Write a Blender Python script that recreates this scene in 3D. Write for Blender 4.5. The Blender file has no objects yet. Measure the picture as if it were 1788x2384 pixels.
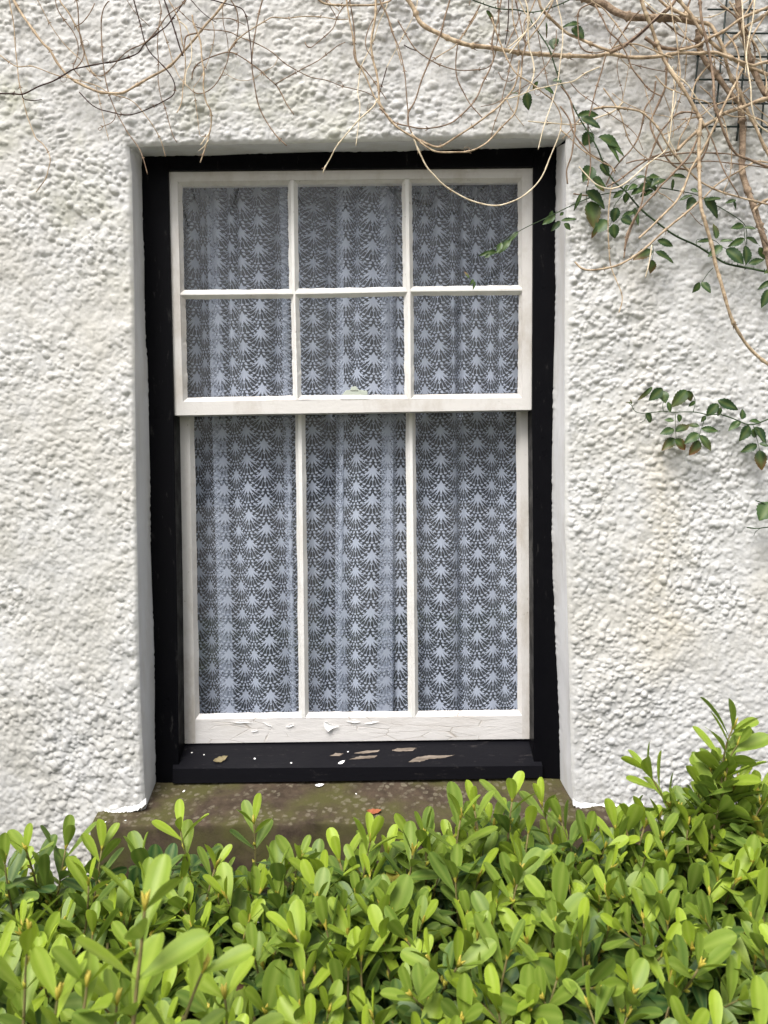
import bpy, math, random
import numpy as np
from mathutils import Vector, Matrix

random.seed(7)
rng = np.random.default_rng(7)
scn = bpy.context.scene
COL = scn.collection
R = math.radians

# ------------------------------------------------------------------ camera
CAM = np.array([0.0, -1.75, 1.5])
PITCH, ROLL = R(2.0), R(0.6)
FPX, CX, CY = 1792.0, 894.0, 1192.0          # focal length and centre in photo pixels (1788 x 2384)
fwd = np.array([0, math.cos(PITCH), -math.sin(PITCH)])
r0 = np.array([1.0, 0, 0]); u0 = np.array([0, math.sin(PITCH), math.cos(PITCH)])
cr, sr = math.cos(ROLL), math.sin(ROLL)
rgt = r0 * cr - u0 * sr
upv = u0 * cr + r0 * sr
cd = bpy.data.cameras.new('camera'); cam = bpy.data.objects.new('camera', cd); COL.objects.link(cam)
cam.matrix_world = Matrix(((rgt[0], upv[0], -fwd[0], CAM[0]), (rgt[1], upv[1], -fwd[1], CAM[1]),
                           (rgt[2], upv[2], -fwd[2], CAM[2]), (0, 0, 0, 1)))
cd.sensor_fit = 'HORIZONTAL'; cd.sensor_width = 36.0; cd.lens = 36.0 * FPX / 1788.0
cd.clip_start = 0.02; cd.clip_end = 500
cd.dof.use_dof = True; cd.dof.focus_distance = 1.8; cd.dof.aperture_fstop = 13.0
scn.camera = cam

# ------------------------------------------------------------------ light
SUN_EL, SUN_AZ = R(57), R(208)               # azimuth clockwise from +Y: behind the camera, a little to the left
w = bpy.data.worlds.new('World'); scn.world = w; w.use_nodes = True
wn, wl = w.node_tree.nodes, w.node_tree.links
bg = wn['Background']
sky = wn.new('ShaderNodeTexSky'); sky.sky_type = 'NISHITA'; sky.sun_disc = False
sky.sun_elevation = SUN_EL; sky.sun_rotation = SUN_AZ; sky.dust_density = 6; sky.air_density = 1.0; sky.ozone_density = 1.0
hs = wn.new('ShaderNodeHueSaturation'); hs.inputs['Saturation'].default_value = 0.32
wl.new(sky.outputs[0], hs.inputs['Color']); wl.new(hs.outputs[0], bg.inputs['Color'])
bg.inputs['Strength'].default_value = 0.14
sl = bpy.data.lights.new('sun', 'SUN'); sl.energy = 2.4; sl.angle = R(24); sl.color = (1.0, 0.97, 0.93)
so = bpy.data.objects.new('sun', sl); COL.objects.link(so)
sd = Vector((math.sin(SUN_AZ) * math.cos(SUN_EL), math.cos(SUN_AZ) * math.cos(SUN_EL), math.sin(SUN_EL)))
so.rotation_euler = sd.to_track_quat('Z', 'Y').to_euler(); so.location = (0, -6, 8)
vs = scn.view_settings; vs.view_transform = 'Standard'; vs.look = 'None'; vs.gamma = 1; vs.exposure = 0.6
scn.cycles.transparent_max_bounces = 24; scn.cycles.max_bounces = 8; scn.cycles.diffuse_bounces = 5

# ------------------------------------------------------------------ helpers
def P(px, py, y):
    """photo pixel -> the point of the plane at depth y it shows"""
    px = np.asarray(px, float); py = np.asarray(py, float)
    d = FPX * fwd + (px - CX)[..., None] * rgt - (py - CY)[..., None] * upv
    t = (np.asarray(y, float) - CAM[1]) / d[..., 1]
    return CAM + d * t[..., None]

def mesh_obj(name, v, f, mat=None, parent=None, smooth=True, tint=None, mats=None, mi=None):
    v = np.asarray(v, float)
    me = bpy.data.meshes.new(name)
    if isinstance(f, np.ndarray):
        n, k = f.shape
        me.vertices.add(len(v)); me.vertices.foreach_set('co', v.astype(np.float32).ravel())
        me.loops.add(n * k); me.loops.foreach_set('vertex_index', f.astype(np.int32).ravel())
        me.polygons.add(n); me.polygons.foreach_set('loop_start', (np.arange(n) * k).astype(np.int32))
        me.update(calc_edges=True)
    else:
        me.from_pydata([tuple(p) for p in v], [], [tuple(q) for q in f]); me.update()
    if smooth:
        me.polygons.foreach_set('use_smooth', np.ones(len(me.polygons), bool))
    if mat: me.materials.append(mat)
    if mats:
        for m in mats: me.materials.append(m)
        me.polygons.foreach_set('material_index', np.asarray(mi, np.int32))
    if tint is not None:
        a = me.color_attributes.new('tint', 'FLOAT_COLOR', 'POINT')
        c = np.ones((len(v), 4), np.float32); c[:, :3] = tint
        a.data.foreach_set('color', c.ravel())
    o = bpy.data.objects.new(name, me); COL.objects.link(o)
    if parent: o.parent = parent
    return o

def tag(o, label=None, cat=None, group=None, kind=None):
    if label: o['label'] = label
    if cat: o['category'] = cat
    if group: o['group'] = group
    if kind: o['kind'] = kind
    return o

def empty(name, loc, label=None, cat=None, group=None):
    o = bpy.data.objects.new(name, None); COL.objects.link(o); o.empty_display_size = 0.05
    o.location = loc
    return tag(o, label, cat, group)

class Geo:
    """collects faces; world coordinates; build() re-centres under the parent"""
    def __init__(s): s.v = []; s.f = []
    def add(s, v, f):
        b = len(s.v); s.v += [tuple(p) for p in v]; s.f += [tuple(i + b for i in q) for q in f]
    def quad(s, a, b, c, d): s.add([a, b, c, d], [(0, 1, 2, 3)])
    def prism(s, pts, y0, y1):
        """pts: polygon in 3-D at the front (y0); extruded back to y1"""
        n = len(pts); F = [(p[0], y0 if y0 is not None else p[1], p[2]) for p in pts]
        B = [(p[0], y1, p[2]) for p in pts]
        fs = [tuple(range(n)), tuple(range(2 * n - 1, n - 1, -1))]
        fs += [(i, i + n, (i + 1) % n + n, (i + 1) % n) for i in range(n)]
        s.add(F + B, fs)
    def build(s, name, mat, parent=None, smooth=False, bevel=0):
        o = mesh_obj(name, np.array(s.v), s.f, mat, None, smooth)
        if bevel:
            m = o.modifiers.new('b', 'BEVEL'); m.width = bevel; m.segments = 2; m.limit_method = 'ANGLE'
        attach(o, parent)
        return o

def attach(o, parent):
    if parent:
        o.parent = parent
        t = Vector((0, 0, 0)); p = parent
        while p: t += p.location; p = p.parent
        o.location = o.location - t

def vnoise(x, y, s, seed):
    """smooth value noise on arrays"""
    g = np.random.default_rng(seed).random((256, 256))
    X = x / s; Y = y / s
    xi = np.floor(X).astype(int); yi = np.floor(Y).astype(int)
    fx = X - xi; fy = Y - yi; fx = fx * fx * (3 - 2 * fx); fy = fy * fy * (3 - 2 * fy)
    a = g[xi % 256, yi % 256]; b = g[(xi + 1) % 256, yi % 256]; c = g[xi % 256, (yi + 1) % 256]; d = g[(xi + 1) % 256, (yi + 1) % 256]
    return (a * (1 - fx) + b * fx) * (1 - fy) + (c * (1 - fx) + d * fx) * fy

# ------------------------------------------------------------------ materials
class M:
    def __init__(s, name, rough=0.6, spec=0.3):
        s.m = bpy.data.materials.new(name); s.m.use_nodes = True
        s.n = s.m.node_tree.nodes; s.l = s.m.node_tree.links
        s.b = s.n['Principled BSDF']; s.out = s.n['Material Output']
        s.b.inputs['Roughness'].default_value = rough
        s.b.inputs['Specular IOR Level'].default_value = spec
        tc = s.n.new('ShaderNodeTexCoord'); geo = s.n.new('ShaderNodeNewGeometry'); s.pos = geo.outputs['Position']
    def noise(s, scale, detail=4, rough=0.55, vec=None, stretch=None, dist=0):
        if stretch:
            mp = s.n.new('ShaderNodeMapping'); mp.inputs['Scale'].default_value = stretch
            s.l.new(vec or s.pos, mp.inputs['Vector']); vec = mp.outputs[0]
        t = s.n.new('ShaderNodeTexNoise'); t.inputs['Scale'].default_value = scale
        t.inputs['Detail'].default_value = detail; t.inputs['Roughness'].default_value = rough
        t.inputs['Distortion'].default_value = dist
        s.l.new(vec or s.pos, t.inputs['Vector']); return t.outputs['Fac']
    def voro(s, scale, feature='F1', stretch=None, out='Distance'):
        vec = s.pos
        if stretch:
            mp = s.n.new('ShaderNodeMapping'); mp.inputs['Scale'].default_value = stretch
            s.l.new(vec, mp.inputs['Vector']); vec = mp.outputs[0]
        t = s.n.new('ShaderNodeTexVoronoi'); t.inputs['Scale'].default_value = scale; t.feature = feature
        s.l.new(vec, t.inputs['Vector']); return t.outputs[out]
    def ramp(s, fac, stops, const=False):
        r = s.n.new('ShaderNodeValToRGB'); e = r.color_ramp.elements
        if const: r.color_ramp.interpolation = 'CONSTANT'
        while len(e) < len(stops): e.new(0.5)
        for k, (p, c) in enumerate(stops):
            e[k].position = p; e[k].color = (c, c, c, 1) if isinstance(c, (int, float)) else (*c, 1)
        s.l.new(fac, r.inputs[0]); return r.outputs[0]
    def mix(s, fac, a, b, mode='MIX'):
        m = s.n.new('ShaderNodeMix'); m.data_type = 'RGBA'; m.blend_type = mode
        for sock, v in ((m.inputs[0], fac), (m.inputs[6], a), (m.inputs[7], b)):
            if isinstance(v, (int, float)): sock.default_value = v
            elif isinstance(v, tuple): sock.default_value = (*v, 1)
            else: s.l.new(v, sock)
        return m.outputs[2]
    def math(s, op, a, b=0.0):
        m = s.n.new('ShaderNodeMath'); m.operation = op
        for k, v in enumerate((a, b)):
            if isinstance(v, (int, float)): m.inputs[k].default_value = v
            else: s.l.new(v, m.inputs[k])
        return m.outputs[0]
    def color(s, c):
        if isinstance(c, tuple): s.b.inputs['Base Color'].default_value = (*c, 1)
        else: s.l.new(c, s.b.inputs['Base Color'])
        return s
    def bump(s, h, strength=0.5, dist=0.002):
        b = s.n.new('ShaderNodeBump'); b.inputs['Strength'].default_value = strength; b.inputs['Distance'].default_value = dist
        s.l.new(h, b.inputs['Height']); s.l.new(b.outputs[0], s.b.inputs['Normal']); return s
    def translucent(s, fac, col=None):
        t = s.n.new('ShaderNodeBsdfTranslucent'); mx = s.n.new('ShaderNodeMixShader'); mx.inputs[0].default_value = fac
        src = col if col is not None else (s.b.inputs['Base Color'].links[0].from_socket if s.b.inputs['Base Color'].links else None)
        if isinstance(src, tuple): t.inputs[0].default_value = (*src, 1)
        elif src is not None: s.l.new(src, t.inputs[0])
        s.l.new(s.b.outputs[0], mx.inputs[1]); s.l.new(t.outputs[0], mx.inputs[2]); s.l.new(mx.outputs[0], s.out.inputs[0])
        return s

# roughcast: limewash white with grime and algae stains
m = M('roughcast_paint', 0.75, 0.2)
stain = m.ramp(m.noise(2.3, 5, 0.6, dist=0.4), [(0.50, 0.0), (0.72, 0.75)])
stain2 = m.ramp(m.noise(5.5, 6, 0.65), [(0.52, 0.0), (0.75, 0.7)])
grime = m.ramp(m.noise(60, 4, 0.7), [(0.45, 0.0), (0.8, 0.6)])
c = m.mix(stain, (0.500, 0.500, 0.495), (0.455, 0.435, 0.385))
c = m.mix(stain2, c, (0.407, 0.398, 0.363))
c = m.mix(grime, c, (0.381, 0.368, 0.333))
# rain-washed tan streak below the rose, right of the window
sx = m.n.new('ShaderNodeSeparateXYZ'); m.l.new(m.pos, sx.inputs[0])
nx_ = m.math('MULTIPLY', m.math('SUBTRACT', m.noise(4, 4, 0.7), 0.5), 0.28)
dx_ = m.math('ABSOLUTE', m.math('ADD', m.math('SUBTRACT', sx.outputs['X'], 0.635), nx_))
sm = m.ramp(dx_, [(0.0, 1.0), (0.085, 0.0)])
zm = m.ramp(m.math('MULTIPLY', sx.outputs['Z'], 0.4), [(0.40, 0.0), (0.46, 1.0), (0.62, 1.0), (0.70, 0.0)])
sm = m.math('MULTIPLY', m.math('MULTIPLY', sm, zm), m.ramp(m.noise(22, 5, 0.7), [(0.3, 0.25), (0.7, 0.85)]))
c = m.mix(m.math('MULTIPLY', sm, 0.75), c, (0.458, 0.415, 0.329))
wx = m.math('MULTIPLY', m.ramp(m.math('MULTIPLY', sx.outputs['X'], -1.0), [(0.45, 0.0), (0.85, 1.0)]), m.ramp(m.noise(5.2, 7, 0.72, dist=0.5), [(0.40, 0.0), (0.62, 0.8)]))
c = m.mix(wx, c, (0.40, 0.39, 0.36))
alg = m.math('MULTIPLY', m.ramp(m.noise(3.1, 6, 0.7, dist=0.6), [(0.50, 0.0), (0.66, 1.0)]), m.ramp(m.math('MULTIPLY', sx.outputs['Z'], 0.4), [(0.70, 0.0), (0.92, 0.7)]))
c = m.mix(alg, c, (0.346, 0.346, 0.268))
m.color(c); m.bump(m.noise(300, 4, 0.65), 0.55, 0.0013)
WALL = m.m
m = M('reveal_paint', 0.6, 0.25)
m.color(m.mix(m.ramp(m.noise(14, 6, 0.7, stretch=(1, 1, 0.25)), [(0.45, 0.0), (0.75, 0.8)]), (0.657, 0.657, 0.666), (0.502, 0.480, 0.441)))
m.bump(m.noise(45, 5, 0.65, stretch=(1, 1, 0.35)), 0.5, 0.004); REVEAL = m.m

def white_paint(name, base, dirt, amt):
    m = M(name, 0.42, 0.35)
    d = m.ramp(m.noise(9, 8, 0.72, stretch=(1, 1, 0.5)), [(0.48, 0.0), (0.72, amt)])
    sp = m.ramp(m.noise(95, 3, 0.5), [(0.70, 0.0), (0.76, 0.75)])
    c = m.mix(d, base, dirt); c = m.mix(sp, c, (0.25, 0.22, 0.18))
    m.color(c)
    h = m.math('ADD', m.noise(30, 6, 0.7, stretch=(0.5, 1, 1.0)), m.math('MULTIPLY', m.noise(160, 3, 0.6), 0.35))
    m.bump(h, 0.45, 0.0025); return m.m
SASH_W = white_paint('sash_white_paint', (0.554, 0.536, 0.515), (0.363, 0.320, 0.268), 0.8)
PUTTY = white_paint('putty_white_paint', (0.657, 0.649, 0.627), (0.476, 0.432, 0.372), 0.6)
# worn bottom rail: cracked paint
m = M('cracked_white_paint', 0.5, 0.3)
ck = m.ramp(m.voro(34, 'DISTANCE_TO_EDGE', (0.35, 1, 1.2)), [(0.0, 1.0), (0.022, 0.0)])
msk = m.ramp(m.noise(11, 4, 0.6), [(0.45, 0.0), (0.6, 1.0)])
ckm = m.math('MULTIPLY', ck, msk)
c = m.mix(m.ramp(m.noise(12, 8, 0.7, stretch=(0.4, 1, 1.4)), [(0.5, 0.0), (0.75, 0.5)]), (0.580, 0.562, 0.549), (0.398, 0.355, 0.311))
m.color(m.mix(m.math('MULTIPLY', ckm, 0.7), c, (0.33, 0.28, 0.22)))
m.bump(m.math('SUBTRACT', m.noise(40, 6, 0.7, stretch=(0.4, 1, 1.4)), m.math('MULTIPLY', ckm, 0.6)), 0.6, 0.003)
CRACK = m.m

m = M('black_gloss_paint', 0.4, 0.05)
sc_ = m.ramp(m.noise(70, 5, 0.7, stretch=(1, 1, 0.3)), [(0.62, 0.0), (0.80, 0.40)])
m.color(m.mix(sc_, (0.003, 0.003, 0.004), (0.10, 0.095, 0.09)))
rr = m.ramp(m.noise(20, 5, 0.6), [(0.3, 0.25), (0.7, 0.55)]); m.l.new(rr, m.b.inputs['Roughness'])
m.bump(m.noise(35, 6, 0.7, stretch=(1, 1, 0.35)), 0.4, 0.002); BLACK = m.m
m = M('black_cill_paint', 0.42, 0.10)
sc_ = m.ramp(m.noise(55, 6, 0.75, stretch=(0.35, 1, 1)), [(0.60, 0.0), (0.78, 0.5)])
m.color(m.mix(sc_, (0.006, 0.006, 0.008), (0.10, 0.09, 0.085)))
m.bump(m.noise(40, 6, 0.7, stretch=(0.35, 1, 1)), 0.5, 0.002); CILL = m.m
m = M('bare_wood', 0.8, 0.1)
m.color(m.ramp(m.noise(90, 5, 0.7, stretch=(0.15, 1, 1)), [(0.3, (0.08, 0.065, 0.052)), (0.7, (0.27, 0.225, 0.185))]))
m.bump(m.noise(90, 5, 0.7, stretch=(0.15, 1, 1)), 0.6, 0.001); WOOD = m.m
m = M('paint_flake', 0.6, 0.2); m.color((0.82, 0.81, 0.80)); FLAKE = m.m

# red-brown sandstone with lichen and moss
m = M('sandstone', 0.85, 0.15)
base = m.ramp(m.noise(28, 8, 0.7), [(0.3, (0.030, 0.022, 0.015)), (0.7, (0.082, 0.060, 0.042))])
moss = m.ramp(m.noise(6.5, 5, 0.6), [(0.42, 0.0), (0.58, 0.85)])
c = m.mix(moss, base, (0.068, 0.066, 0.022))
nv = m.n.new('ShaderNodeTexNoise'); nv.inputs['Scale'].default_value = 60; nv.inputs['Detail'].default_value = 4
m.l.new(m.pos, nv.inputs['Vector'])
va = m.n.new('ShaderNodeVectorMath'); va.operation = 'MULTIPLY_ADD'; va.inputs[1].default_value = (0.018,) * 3
m.l.new(nv.outputs['Color'], va.inputs[0]); m.l.new(m.pos, va.inputs[2])
vt = m.n.new('ShaderNodeTexVoronoi'); vt.inputs['Scale'].default_value = 62; m.l.new(va.outputs[0], vt.inputs['Vector'])
lich = m.ramp(vt.outputs['Distance'], [(0.30, 1.0), (0.44, 0.0)])
lm = m.math('MULTIPLY', lich, m.ramp(m.noise(10, 4, 0.6), [(0.38, 0.0), (0.50, 1.0)]))
gz = m.n.new('ShaderNodeNewGeometry'); sx = m.n.new('ShaderNodeSeparateXYZ'); m.l.new(gz.outputs['Normal'], sx.inputs[0])
topm = m.ramp(sx.outputs['Z'], [(0.35, 0.0), (0.6, 1.0)])
lm = m.math('MULTIPLY', m.math('MULTIPLY', lm, topm), m.ramp(m.noise(48, 5, 0.7), [(0.35, 0.15), (0.6, 1.0)]))
m.color(m.mix(m.math('MULTIPLY', lm, 0.75), c, (0.165, 0.145, 0.105)))
m.bump(m.math('ADD', m.noise(85, 6, 0.7), m.math('MULTIPLY', lm, 0.3)), 0.7, 0.003); STONE = m.m

# window glass
m = M('window_glass')
fr = m.n.new('ShaderNodeFresnel'); gb = m.n.new('ShaderNodeNewGeometry')
ior = m.math('SUBTRACT', 1.5, m.math('MULTIPLY', gb.outputs['Backfacing'], 0.8333))     # thin pane: the same reflection from either side
m.l.new(ior, fr.inputs['IOR'])
gl = m.n.new('ShaderNodeBsdfGlossy'); gl.inputs['Roughness'].default_value = 0.03
tr = m.n.new('ShaderNodeBsdfTransparent'); tr.inputs[0].default_value = (1.0, 1.0, 1.0, 1)
mx = m.n.new('ShaderNodeMixShader')
b = m.n.new('ShaderNodeBump'); b.inputs['Strength'].default_value = 0.05; b.inputs['Distance'].default_value = 0.01
m.l.new(m.noise(6, 2), b.inputs['Height']); m.l.new(b.outputs[0], gl.inputs['Normal'])
m.l.new(fr.outputs[0], mx.inputs[0]); m.l.new(tr.outputs[0], mx.inputs[1]); m.l.new(gl.outputs[0], mx.inputs[2])
dd = m.n.new('ShaderNodeBsdfDiffuse'); dd.inputs[0].default_value = (0.75, 0.77, 0.74, 1); mf_ = m.n.new('ShaderNodeMixShader')
m.l.new(m.ramp(m.noise(7, 7, 0.72, stretch=(1.6, 1, 0.5)), [(0.40, 0.004), (0.75, 0.035)]), mf_.inputs[0]); m.l.new(mx.outputs[0], mf_.inputs[1]); m.l.new(dd.outputs[0], mf_.inputs[2])
m.l.new(mf_.outputs[0], m.out.inputs[0]); GLASS = m.m

# lace threads, and the fine net behind them
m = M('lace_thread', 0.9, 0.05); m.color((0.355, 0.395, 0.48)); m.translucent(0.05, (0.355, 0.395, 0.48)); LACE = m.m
m = M('lace_net')
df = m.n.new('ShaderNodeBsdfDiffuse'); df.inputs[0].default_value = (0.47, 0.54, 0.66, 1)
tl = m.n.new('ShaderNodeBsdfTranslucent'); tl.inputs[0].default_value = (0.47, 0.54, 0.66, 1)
ms = m.n.new('ShaderNodeMixShader'); ms.inputs[0].default_value = 0.3
m.l.new(df.outputs[0], ms.inputs[1]); m.l.new(tl.outputs[0], ms.inputs[2])
tr = m.n.new('ShaderNodeBsdfTransparent'); mx = m.n.new('ShaderNodeMixShader')
lw = m.n.new('ShaderNodeLayerWeight'); lw.inputs['Blend'].default_value = 0.5
fac = m.math('ADD', m.ramp(m.noise(420, 2, 0.6), [(0.35, 0.06), (0.7, 0.16)]), m.math('MULTIPLY', lw.outputs['Facing'], 0.30))
m.l.new(fac, mx.inputs[0]); m.l.new(tr.outputs[0], mx.inputs[1]); m.l.new(ms.outputs[0], mx.inputs[2])
m.l.new(mx.outputs[0], m.out.inputs[0]); NET = m.m
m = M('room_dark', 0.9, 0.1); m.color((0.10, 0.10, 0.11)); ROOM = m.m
m = M('fastener_paint', 0.5, 0.3); m.color((0.42, 0.46, 0.39)); FAST = m.m

def bark(name, lo, hi, sc=70, rough=0.7, bs=0.6, bd=0.0012):
    m = M(name, rough, 0.2)
    m.color(m.ramp(m.noise(sc, 6, 0.7), [(0.32, lo), (0.66, hi)]))
    m.bump(m.noise(sc * 3, 4, 0.65), bs, bd); return m.m
TAN = bark('vine_tan', (0.17, 0.115, 0.07), (0.56, 0.44, 0.30))
LIGHT = bark('vine_straw', (0.46, 0.37, 0.24), (0.80, 0.70, 0.53))
BROWN = bark('vine_brown', (0.085, 0.055, 0.038), (0.30, 0.215, 0.145))
DARK = bark('vine_dark', (0.012, 0.008, 0.008), (0.075, 0.040, 0.030))
OLD = bark('vine_old_bark', (0.09, 0.06, 0.042), (0.40, 0.30, 0.21), 45, 0.85, 1.0, 0.004)
GSTEM = bark('rose_stem_green', (0.018, 0.030, 0.014), (0.05, 0.085, 0.035))
m = M('green_plastic', 0.45, 0.4); m.color(m.mix(m.noise(40, 3), (0.006, 0.014, 0.012), (0.02, 0.035, 0.03))); PLASTIC = m.m

def leafmat(name, fresh, old, trans, rough=0.4, brown=(0.20, 0.09, 0.035)):
    m = M(name, rough, 0.35)
    at = m.n.new('ShaderNodeAttribute'); at.attribute_name = 'tint'
    sp = m.n.new('ShaderNodeSeparateColor'); m.l.new(at.outputs['Color'], sp.inputs[0])
    c = m.mix(sp.outputs[0], fresh, old)                       # red: age, plus painted gap shade on the low hedge leaves
    c = m.mix(m.math('MULTIPLY', m.ramp(m.noise(55, 4, 0.6), [(0.4, 0), (0.7, 1)]), 0.35), c, m.mix(0.5, c, (0.10, 0.13, 0.03)))
    c = m.mix(m.math('MULTIPLY', sp.outputs[1], 0.55), c, m.mix(0.35, c, (0.55, 0.62, 0.16)))   # green: pale midrib and margin
    c = m.mix(sp.outputs[2], c, brown)                         # blue: dead parts
    m.color(c); m.bump(m.noise(260, 3, 0.6), 0.25, 0.0008); m.translucent(trans, c); return m.m
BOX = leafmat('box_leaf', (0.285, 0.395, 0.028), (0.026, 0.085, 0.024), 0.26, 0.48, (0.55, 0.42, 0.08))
ROSE = leafmat('rose_leaf', (0.042, 0.088, 0.024), (0.014, 0.040, 0.014), 0.2, 0.45)
m = M('box_twig', 0.7, 0.2); m.color(m.ramp(m.noise(60, 4), [(0.3, (0.10, 0.11, 0.03)), (0.7, (0.20, 0.15, 0.07))])); TWIG = m.m
m = M('pale_bounce_ground', 0.95, 0.1); m.color(m.ramp(m.noise(9, 8, 0.7), [(0.3, (0.20, 0.19, 0.165)), (0.7, (0.38, 0.36, 0.32))]))  # unseen ground, made pale to bounce light up onto the window
m.bump(m.noise(25, 8, 0.7), 1.0, 0.03); BOUNCE_GROUND = m.m

# ------------------------------------------------------------------ ground
tag(mesh_obj('ground', [(-60, -60, 0), (60, -60, 0), (60, 60, 0), (-60, 60, 0)], [(0, 1, 2, 3)], BOUNCE_GROUND), kind='structure')

# ------------------------------------------------------------------ wall
YF = 0.095                                    # plane of the black window frame
Lpx = [(300, 341), (305, 400), (311, 700), (313, 950), (315, 1150), (324, 1600), (333, 1800), (338, 1889)]
Rpx = [(1318, 331), (1319, 400), (1316, 800), (1316, 1200), (1322, 1400), (1327, 1600), (1331, 1800), (1336, 1870)]
Tpx = [(300, 341), (420, 336), (600, 333), (800, 329), (1000, 325), (1200, 319), (1318, 322)]
Bpx = [(338, 1889), (1336, 1877)]
iLpx = [(329, 363), (333, 500), (337, 700), (343, 850), (349, 1150), (355, 1400), (360, 1600), (362, 1828)]
iRpx = [(1295, 343), (1293, 600), (1291, 800), (1285, 1070), (1285, 1250), (1292, 1450), (1298, 1600), (1304, 1815)]
iTpx = [(329, 363), (500, 361), (700, 356), (1000, 350), (1295, 343)]
def curve(pts, y): p = np.array(pts, float); return P(p[:, 0], p[:, 1], y)
Lc, Rc, Tc, Bc = [curve(q, 0.0) for q in (Lpx, Rpx, Tpx, Bpx)]
XL, XR, ZT, ZB = Lc[:, 0].mean(), Rc[:, 0].mean(), Tc[:, 2].mean(), Bc[:, 2].mean()
st = 0.0020
x0, x1, z0, z1 = -1.50, 1.50, 0.52, 3.05
nxl = int((XL - x0) / st); nxm = int((XR - XL) / st); nxr = int((x1 - XR) / st)
xs = np.concatenate([np.linspace(x0, XL, nxl, endpoint=False), np.linspace(XL, XR, nxm, endpoint=False), np.linspace(XR, x1, nxr)])
nzl = int((ZB - z0) / st); nzm = int((ZT - ZB) / st); nzr = int((z1 - ZT) / st)
zs = np.concatenate([np.linspace(z0, ZB, nzl, endpoint=False), np.linspace(ZB, ZT, nzm, endpoint=False), np.linspace(ZT, z1, nzr)])
X, Z = np.meshgrid(xs, zs, indexing='ij')
hat = lambda d, w: np.clip(1 - np.abs(d) / w, 0, 1)
dL = np.interp(Z, Lc[::-1, 2], Lc[::-1, 0]) - XL; dR = np.interp(Z, Rc[::-1, 2], Rc[::-1, 0]) - XR
dT = np.interp(X, Tc[:, 0], Tc[:, 2]) - ZT; dB = np.interp(X, Bc[:, 0], Bc[:, 2]) - ZB
XX = X + dL * hat(X - XL, 0.35) + dR * hat(X - XR, 0.35)
ZZ = Z + dT * hat(Z - ZT, 0.35) + dB * hat(Z - ZB, 0.35)
# heights: thrown-on pebbly render, dragged in different directions
H = np.zeros_like(X)
N = int((x1 - x0) * (z1 - z0) / 0.0068 ** 2 * 0.92)
cxs = rng.uniform(x0, x1, N); czs = rng.uniform(z0, z1, N)
rad = rng.gamma(4, 0.00090, N).clip(0.0020, 0.0090)
dens2 = vnoise(cxs + 9, czs + 9, 0.06, 13)
pw = rng.uniform(.4, .8, N)
dens = vnoise(cxs + 9, czs + 9, 0.11, 3)
amp = rad * rng.uniform(0.32, 0.72, N) * (0.30 + 1.2 * dens)
ang_n = vnoise(cxs + 5, czs + 5, 0.35, 4)
for k in range(N):
    cx, cz, rd = cxs[k], czs[k], rad[k]
    if dens2[k] < 0.30 and k % 3: continue
    if cz > ZT - 0.02 and cx > -0.75: th, el = 0.05 + (ang_n[k] - .5) * 0.5, 1.55
    elif cx < XL: th, el = -0.85 + (ang_n[k] - .5) * 1.2, 1.5
    else: th, el = -0.6 + (ang_n[k] - .5) * 2, 1.2
    el = 1 + (el - 1) * random.random() * 1.4
    m_ = rd * el * 1.05
    i0, i1 = np.searchsorted(xs, cx - m_), np.searchsorted(xs, cx + m_)
    j0, j1 = np.searchsorted(zs, cz - m_), np.searchsorted(zs, cz + m_)
    if i1 <= i0 or j1 <= j0: continue
    dx = xs[i0:i1, None] - cx; dz = zs[None, j0:j1] - cz
    c_, s_ = math.cos(th), math.sin(th)
    q = ((dx * c_ + dz * s_) / (rd * el)) ** 2 + ((-dx * s_ + dz * c_) / rd) ** 2
    h = amp[k] * np.clip(1 - q, 0, 1) ** pw[k]
    blk = H[i0:i1, j0:j1]
    np.maximum(blk, h + 0.2 * blk * (h > 0), out=blk)
H = np.minimum(H, 0.0095)
H += 0.010 * (vnoise(X + 9, Z + 9, 0.17, 5) - .5) + 0.005 * (vnoise(X + 9, Z + 9, 0.05, 6) - .5) + 0.002 * (vnoise(X + 9, Z + 9, 0.016, 8) - .5)
H += 0.0019 * (vnoise(X + 9, Z + 9, 0.0065, 9) - .5)
Hp = np.pad(H, 1, mode='edge')
H = 0.76 * H + 0.06 * (Hp[2:, 1:-1] + Hp[:-2, 1:-1] + Hp[1:-1, 2:] + Hp[1:-1, :-2])
# distance to the opening
ddx = np.maximum(np.maximum(XL - X, X - XR), 0); ddz = np.maximum(np.maximum(ZB - Z, Z - ZT), 0)
D = np.hypot(ddx, ddz)
edge = np.clip(D / 0.016, 0, 1); edge = edge * edge * (3 - 2 * edge)
rnd = np.clip(1 - D / 0.010, 0, 1)
Y = -(H * (0.15 + 0.85 * edge)) + 0.006 * rnd ** 2
inside = (X > XL - 1e-6) & (X < XR - st * .5) & (Z > ZB - 1e-6) & (Z < ZT - st * .5)
V = np.stack([XX, Y, ZZ], -1).reshape(-1, 3)
nx, nz = X.shape
idx = np.arange(nx * nz).reshape(nx, nz)
F = np.stack([idx[:-1, :-1], idx[1:, :-1], idx[1:, 1:], idx[:-1, 1:]], -1)[~inside[:-1, :-1]]
wall = empty('cottage_wall', (0, 0, 0), 'white painted roughcast cottage wall around the sash window', 'wall')
o = mesh_obj('roughcast_face', V, F, WALL, wall)
# the wall goes on beyond the finely modelled stretch
g = Geo()
for (a, b_, c_, d_) in ((-5, x0, 0, 4.5), (x1, 5, 0, 4.5), (x0, x1, 0, z0), (x0, x1, z1, 4.5)):
    g.add([(a, -0.002, c_), (b_, -0.002, c_), (b_, -0.002, d_), (a, -0.002, d_)], [(0, 1, 2, 3)])
g.build('wall_extension', WALL, wall)
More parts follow.
